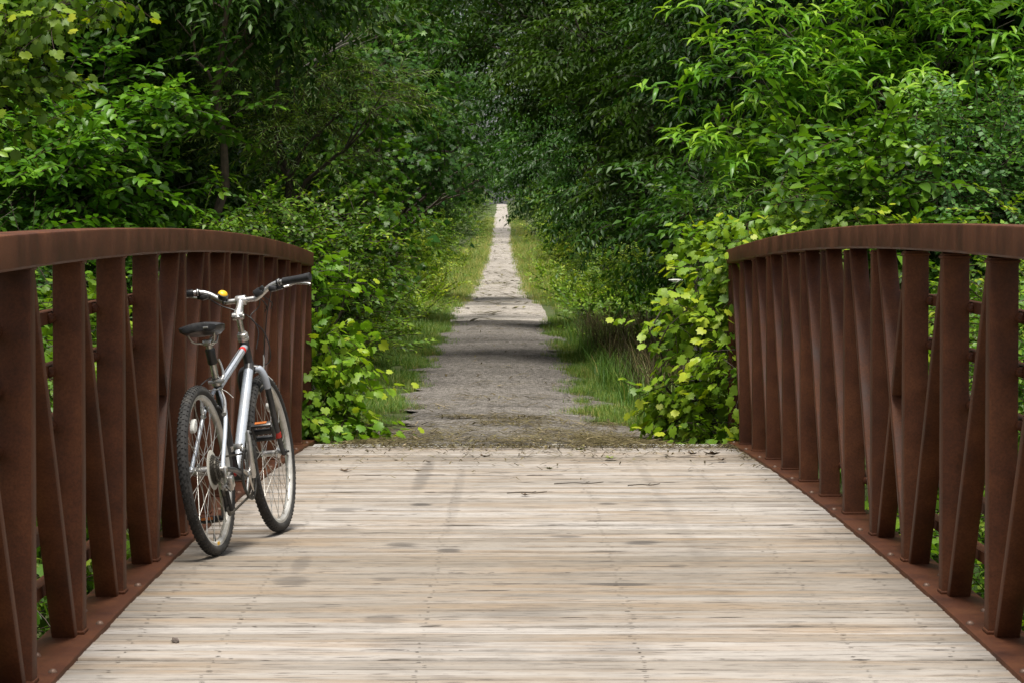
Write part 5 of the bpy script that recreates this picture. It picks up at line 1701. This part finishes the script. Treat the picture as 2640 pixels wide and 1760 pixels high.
# tall seeding weeds on the right verge
r = np.random.default_rng(31)
n = 900
y_ = r.uniform(27, 52, n); x = path_x(y_) + r.uniform(1.35, 2.9, n)
tufts('tall_weeds', 'tall dull brownish weeds on the right verge under the ash', np.stack([x, y_, ground_z(x, y_)], -1), r.uniform(.8, 1.3, n), .12 * r.normal(size=n) - .20, 'straw', 33, n=10, h=.55, w=.003, spread=.12, cat='weeds')
n = 1500
y_ = r.uniform(24, 52, n); x = path_x(y_) + r.uniform(1.2, 2.9, n)
tufts('long_grass', 'long dark green grass on the right verge beside the near gravel', np.stack([x, y_, ground_z(x, y_)], -1), r.uniform(.5, 1.2, n), .12 * r.normal(size=n) - .02, 'grass', 34, n=14, h=.34, w=.004, spread=.13)

# screw heads and the dark rings round them, on every plank over each stringer
V, T = [], []
pr_ = random.Random(17)
y_ = POSTY[0] + pw / 2 - 0.02
while y_ < yend - .1:
    for xo in (-1.28, -0.98, -0.36, 0.32, 0.98, 1.28):
        for dy in (-.05, .05):
            if pr_.random() < .12: continue
            cx, cy = bx_(y_) + xo + pr_.gauss(0, .010), y_ + dy + pr_.gauss(0, .006)
            q0 = len(V); sx_, sy_ = pr_.uniform(.004, .011), pr_.uniform(.0035, .006)
            V.append((cx, cy - 12.58, deck_z(cy) + .0046))
            for k in range(7): V.append((cx + sx_ * math.cos(k * .8976), cy - 12.58 + sy_ * math.sin(k * .8976), deck_z(cy) + .0044))
            T += [(q0, q0 + 1 + k, q0 + 1 + (k + 1) % 7) for k in range(7)]
    y_ += pw
o = link('screw_heads', np_mesh('screw_heads', np.array(V), np.array(T), M['bark']), bridge)
o['kind'] = 'stuff'

# cut grass and straw strewn at the end of the deck
def strew(name, label, P, seed, ln=.11, w=.0022, lift=.012, mat='straw', tone=0.0):
    r = np.random.default_rng(seed)
    n = len(P)
    a = r.normal(0, .7, n) + np.where(r.random(n) < .5, 0, math.pi)
    L = ln * r.uniform(.4, 1.5, n)
    d = np.stack([np.cos(a), np.sin(a), r.normal(0, .10, n)], -1) * L[:, None]
    s = np.stack([-np.sin(a), np.cos(a), 0 * a], -1) * w * r.uniform(.6, 1.6, n)[:, None]
    up = np.zeros((n, 3)); up[:, 2] = r.uniform(.003, lift, n)
    bend = np.zeros((n, 3)); bend[:, 2] = r.uniform(.002, .016, n); bend[:, 1] = r.normal(0, .012, n)
    V = np.stack([P - d / 2 - s + up, P - d / 2 + s + up, P - s + up + bend, P + s + up + bend, P + d / 2 + up], 1)
    T = (np.array([(0, 1, 3), (0, 3, 2), (2, 3, 4)])[None] + (5 * np.arange(n))[:, None, None]).reshape(-1, 3)
    c = np.repeat(np.clip(.42 + .30 * r.normal(size=n) + tone, .08, 1), 5)
    o = link(name, np_mesh(name, V.reshape(-1, 3), T, M[mat], c))
    tag(o, label, 'litter', kind='stuff')


r = np.random.default_rng(71)
Ps = []
for (yc_, sy, x0, x1, n) in ((21.0, .3, -1.25, 1.45, 1700), (21.5, .35, -1.0, 1.5, 1800), (22.3, .35, -.9, 1.3, 1200), (21.4, .5, .5, 1.65, 2600), (20.6, .08, -1.0, 1.4, 500), (23.0, .3, -.9, 1.1, 500), (21.6, .4, -1.3, -.8, 500), (23.9, .16, -.95, .7, 500), (25.4, .12, -.6, .6, 520), (24.6, .15, -.2, .95, 480), (27.5, .4, -.95, -.4, 90), (29.5, .2, -.6, .5, 90), (33, .3, -.3, .8, 60), (38, .4, -.8, .4, 50), (26, 3, -1.1, -.7, 420), (27, 4, .65, 1.0, 420)):
    y_ = r.normal(yc_, sy, n); y_ = np.clip(y_, 20.58 + .1 * r.random(n), None)
    x = r.uniform(x0, x1, n) - .0031 * y_
    cl = np.sin(x * 4.1 + yc_ * 9) + np.sin(x * 9.7 - yc_ * 5 + y_ * 3) + .8 * np.sin(x * 17 + y_ * 11)
    ok = cl + r.normal(0, .5, n) > -.25
    x, y_ = x[ok], y_[ok]
    Ps.append(np.stack([x, y_, path_z(y_) + .03 - .035 * (x - path_x(y_)) ** 2], -1))
strew('cut_grass', 'cut grass and straw strewn over the gravel at the end of the deck', np.concatenate(Ps), 72, ln=.17, w=.0036, lift=.022)
# darker twigs, stalks and leaf scraps further along the gravel
r = np.random.default_rng(74)
Ps = []
for (ya_, yb_, n, w_) in ((22, 30, 260, .95), (30, 60, 420, .95), (60, 130, 420, .9), (130, 330, 420, .9)):
    y_ = r.uniform(ya_, yb_, n)
    y_ = np.where(r.random(n) < .6, np.round(y_ / (ya_ * .09)) * ya_ * .09 + r.normal(0, .012 * ya_, n), y_)
    x = path_x(y_) + np.clip(r.normal(0, .55, n), -1, 1) * w_
    Ps.append(np.stack([x, y_, path_z(y_) + .034 - .035 * (x - path_x(y_)) ** 2], -1))
P = np.concatenate(Ps)
near = P[:, 1] < 60
strew('path_twigs', 'dark twigs and leaf scraps scattered along the near gravel', P[near], 75, ln=.20, w=.008, lift=.03, tone=-.22)
strew('path_litter', 'olive streaks of leaf litter across the far pale path', P[~near], 76, ln=.42, w=.035, lift=.04, tone=-.05)
n = 2600
y_ = 20.54 - np.abs(r.normal(0, 1.4, n)) * np.where(r.random(n) < .7, .16, 1); x = np.clip(r.uniform(-1.3, 1.35, n) + np.where(r.random(n) < .35, r.uniform(0, 1.2, n), 0), -1.3, 1.36)
ok = y_ > 10
P = np.stack([x[ok] + bx_(y_[ok]), y_[ok], deck_z(y_[ok]) + .002], -1)
strew('deck_debris', 'tiny bits of dry grass scattered over the far planks', P, 73, ln=.075, w=.0036, lift=.012, tone=-.14)


def dead_leaf(u, v, s, ang, label, mat='deadleaf', group='fallen leaves on the deck'):
    """a curled leaf lying on the planks at the given spot"""
    d = 10.0
    for _ in range(30):
        d = (CAMZ - deck_z(d)) * FPX / (v - VH)
    x = (u - UC) * d / FPX
    V, T = leaf_poly(MAPLE, 0.0, 0.25)
    V = V - np.array([.45, 0, 0])
    V[:, 2] += 0.5 * V[:, 0] ** 2 + 0.35 * np.abs(V[:, 1]) ** 1.5 + 0.04
    o = link('fallen_leaf', np_mesh('fallen_leaf', V * s, T, M[mat]))
    o.location = (x, d, deck_z(d) + 0.004)
    o.rotation_euler = (0.1, 0.15, ang)
    tag(o, label, 'leaf', group)


dead_leaf(790, 1086, .085, .4, 'dark curled leaf on the deck right of the front wheel')
dead_leaf(1112, 1052, .10, 1.2, 'brown leaf near the middle of the far deck edge')
dead_leaf(1263, 1080, .07, 2.2, 'olive leaf right of the middle on the far planks', 'greenleaf')
dead_leaf(1400, 1056, .09, .2, 'pale crumpled leaf on the far planks toward the right', 'greenleaf')
dead_leaf(1334, 1036, .09, 3.0, 'green leaf at the very edge of the deck', 'greenleaf')
dead_leaf(1588, 1046, .11, 1.0, 'large brown leaf by the right grapevine')
dead_leaf(1640, 1048, .13, 2.6, 'largest crumpled brown leaf below the right grapevine')
dead_leaf(1660, 1060, .09, 4.0, 'small brown leaf nearest the right edge plate')
dead_leaf(985, 1064, .05, 2.0, 'tiny dark leaf left of centre on the far planks')
dead_leaf(1205, 1140, .06, .7, 'small brown leaf alone in the middle of the deck')
dead_leaf(960, 1085, .06, 1.9, 'tiny brown leaf between the wheel and the deck centre')


def deck_point(u, v):
    d = 10.0
    for _ in range(30): d = (CAMZ - deck_z(d)) * FPX / (v - VH)
    return (u - UC) * d / FPX, d


for (u, v, L, a, lab) in ((1330, 1112, .26, .05, 'short straight twig on the planks right of the middle'), (1210, 1134, .20, -.1, 'thin twig lying across the middle planks'), (1480, 1116, .17, .1, 'stubby twig on the planks toward the right railing')):
    x, d = deck_point(u, v)
    mb = MB().tube(curve([(-L / 2, 0, .004), (-L * .1, .008, .008), (L * .2, -.006, .006), (L / 2, .01, .012)], 4), [.003] * 12 + [.002], 6)
    mb.tube([(L * .1, 0, .006), (L * .22, .03, .012)], .0015, 5)
    o = mb.build('twig', M['bark'], None, True)
    o.location = (x, d, deck_z(d)); o.rotation_euler = (0, 0, a)
    tag(o, lab, 'twig', 'twigs on the deck')
x, d = deck_point(400, 1480)
mb = MB()
r = np.random.default_rng(4)
vs, fs = [], []
for j in range(7):
    for k in range(10):
        ph, th = math.pi * j / 6, 2 * math.pi * k / 10
        q = 1 + .18 * r.normal() * (0 < j < 6)
        vs.append((.013 * math.sin(ph) * math.cos(th) * q, .010 * math.sin(ph) * math.sin(th) * q, .009 + .009 * math.cos(ph) * q))
for j in range(6):
    for k in range(10):
        a, b = j * 10 + k, j * 10 + (k + 1) % 10
        fs.append((a, b, b + 10, a + 10))
o = mb.add(vs, fs).build('pebble', M['stone'], None, True)
o.location = (x, d, deck_z(d) + .001)
tag(o, 'small dark pebble on the planks at the lower left', 'pebble')

# weathered posts half hidden in the vines
for (u, vt, d, w, h, lab) in ((708, 735, 22.6, .11, .75, 'weathered grey post in the left grapevine'), (1600, 612, 24.0, .11, 1.4, 'weathered grey post behind the right grapevine')):
    x, y_, z = at(u, vt, d)
    gz = float(ground_z(x, y_))
    mb = MB().box((0, 0, (z - gz) / 2), (w, .09, z - gz), None, .008)
    o = mb.build('wooden_post', M['oldwood'])
    o.location = (x, y_, gz)
    tag(o, lab, 'post')

# a white umbel flower standing in the weeds on the right
x, y_, z = at(1552, 644, 26.0)
gz = float(ground_z(x, y_))
root = empty('umbel_flower', (x, y_, gz)); tag(root, 'single white flat topped wildflower among the weeds on the right', 'flower')
H = z - gz
mb = MB().tube([(0, 0, 0), (.02, 0, H * .5), (0, 0, H - .02)], .003, 6)
mb.build('stem', M['grass'], root)
r = np.random.default_rng(8)
mb = MB()
for k in range(46):
    a = k * 2.4; q = .058 * math.sqrt(k / 46)
    c = Vector((q * math.cos(a), q * math.sin(a), H + .006 - 1.8 * q * q))
    mb.lathe([(0, -.003), (.008, 0), (.006, .004), (0, .005)], 'Z', tuple(c), 7)
    mb.tube([(0, 0, H - .025), c], .0008, 3)
mb.build('petals', M['umbel'], root)

# bare dead twigs sticking out of the tunnel's left side near the top
x, y_, z = at(775, 110, 31)
root = empty('dead_branch', (x, y_, z)); tag(root, 'bare grey dead twigs poking out at the top left of the tunnel', 'branch')
r = np.random.default_rng(12)
mb = MB()
for k in range(9):
    e = Vector((.28 + .15 * r.random(), -.05 * r.random(), .1 + .42 * r.random()))
    m_ = e * .5 + Vector((0, 0, -.05 + .05 * r.random()))
    mb.tube(curve([(-.35, .1, -.2), tuple(m_ * .3), tuple(m_), tuple(e)], 5), [.006 - .00034 * i for i in range(16)], 5)
mb.build('twigs', M['greybark'], root)
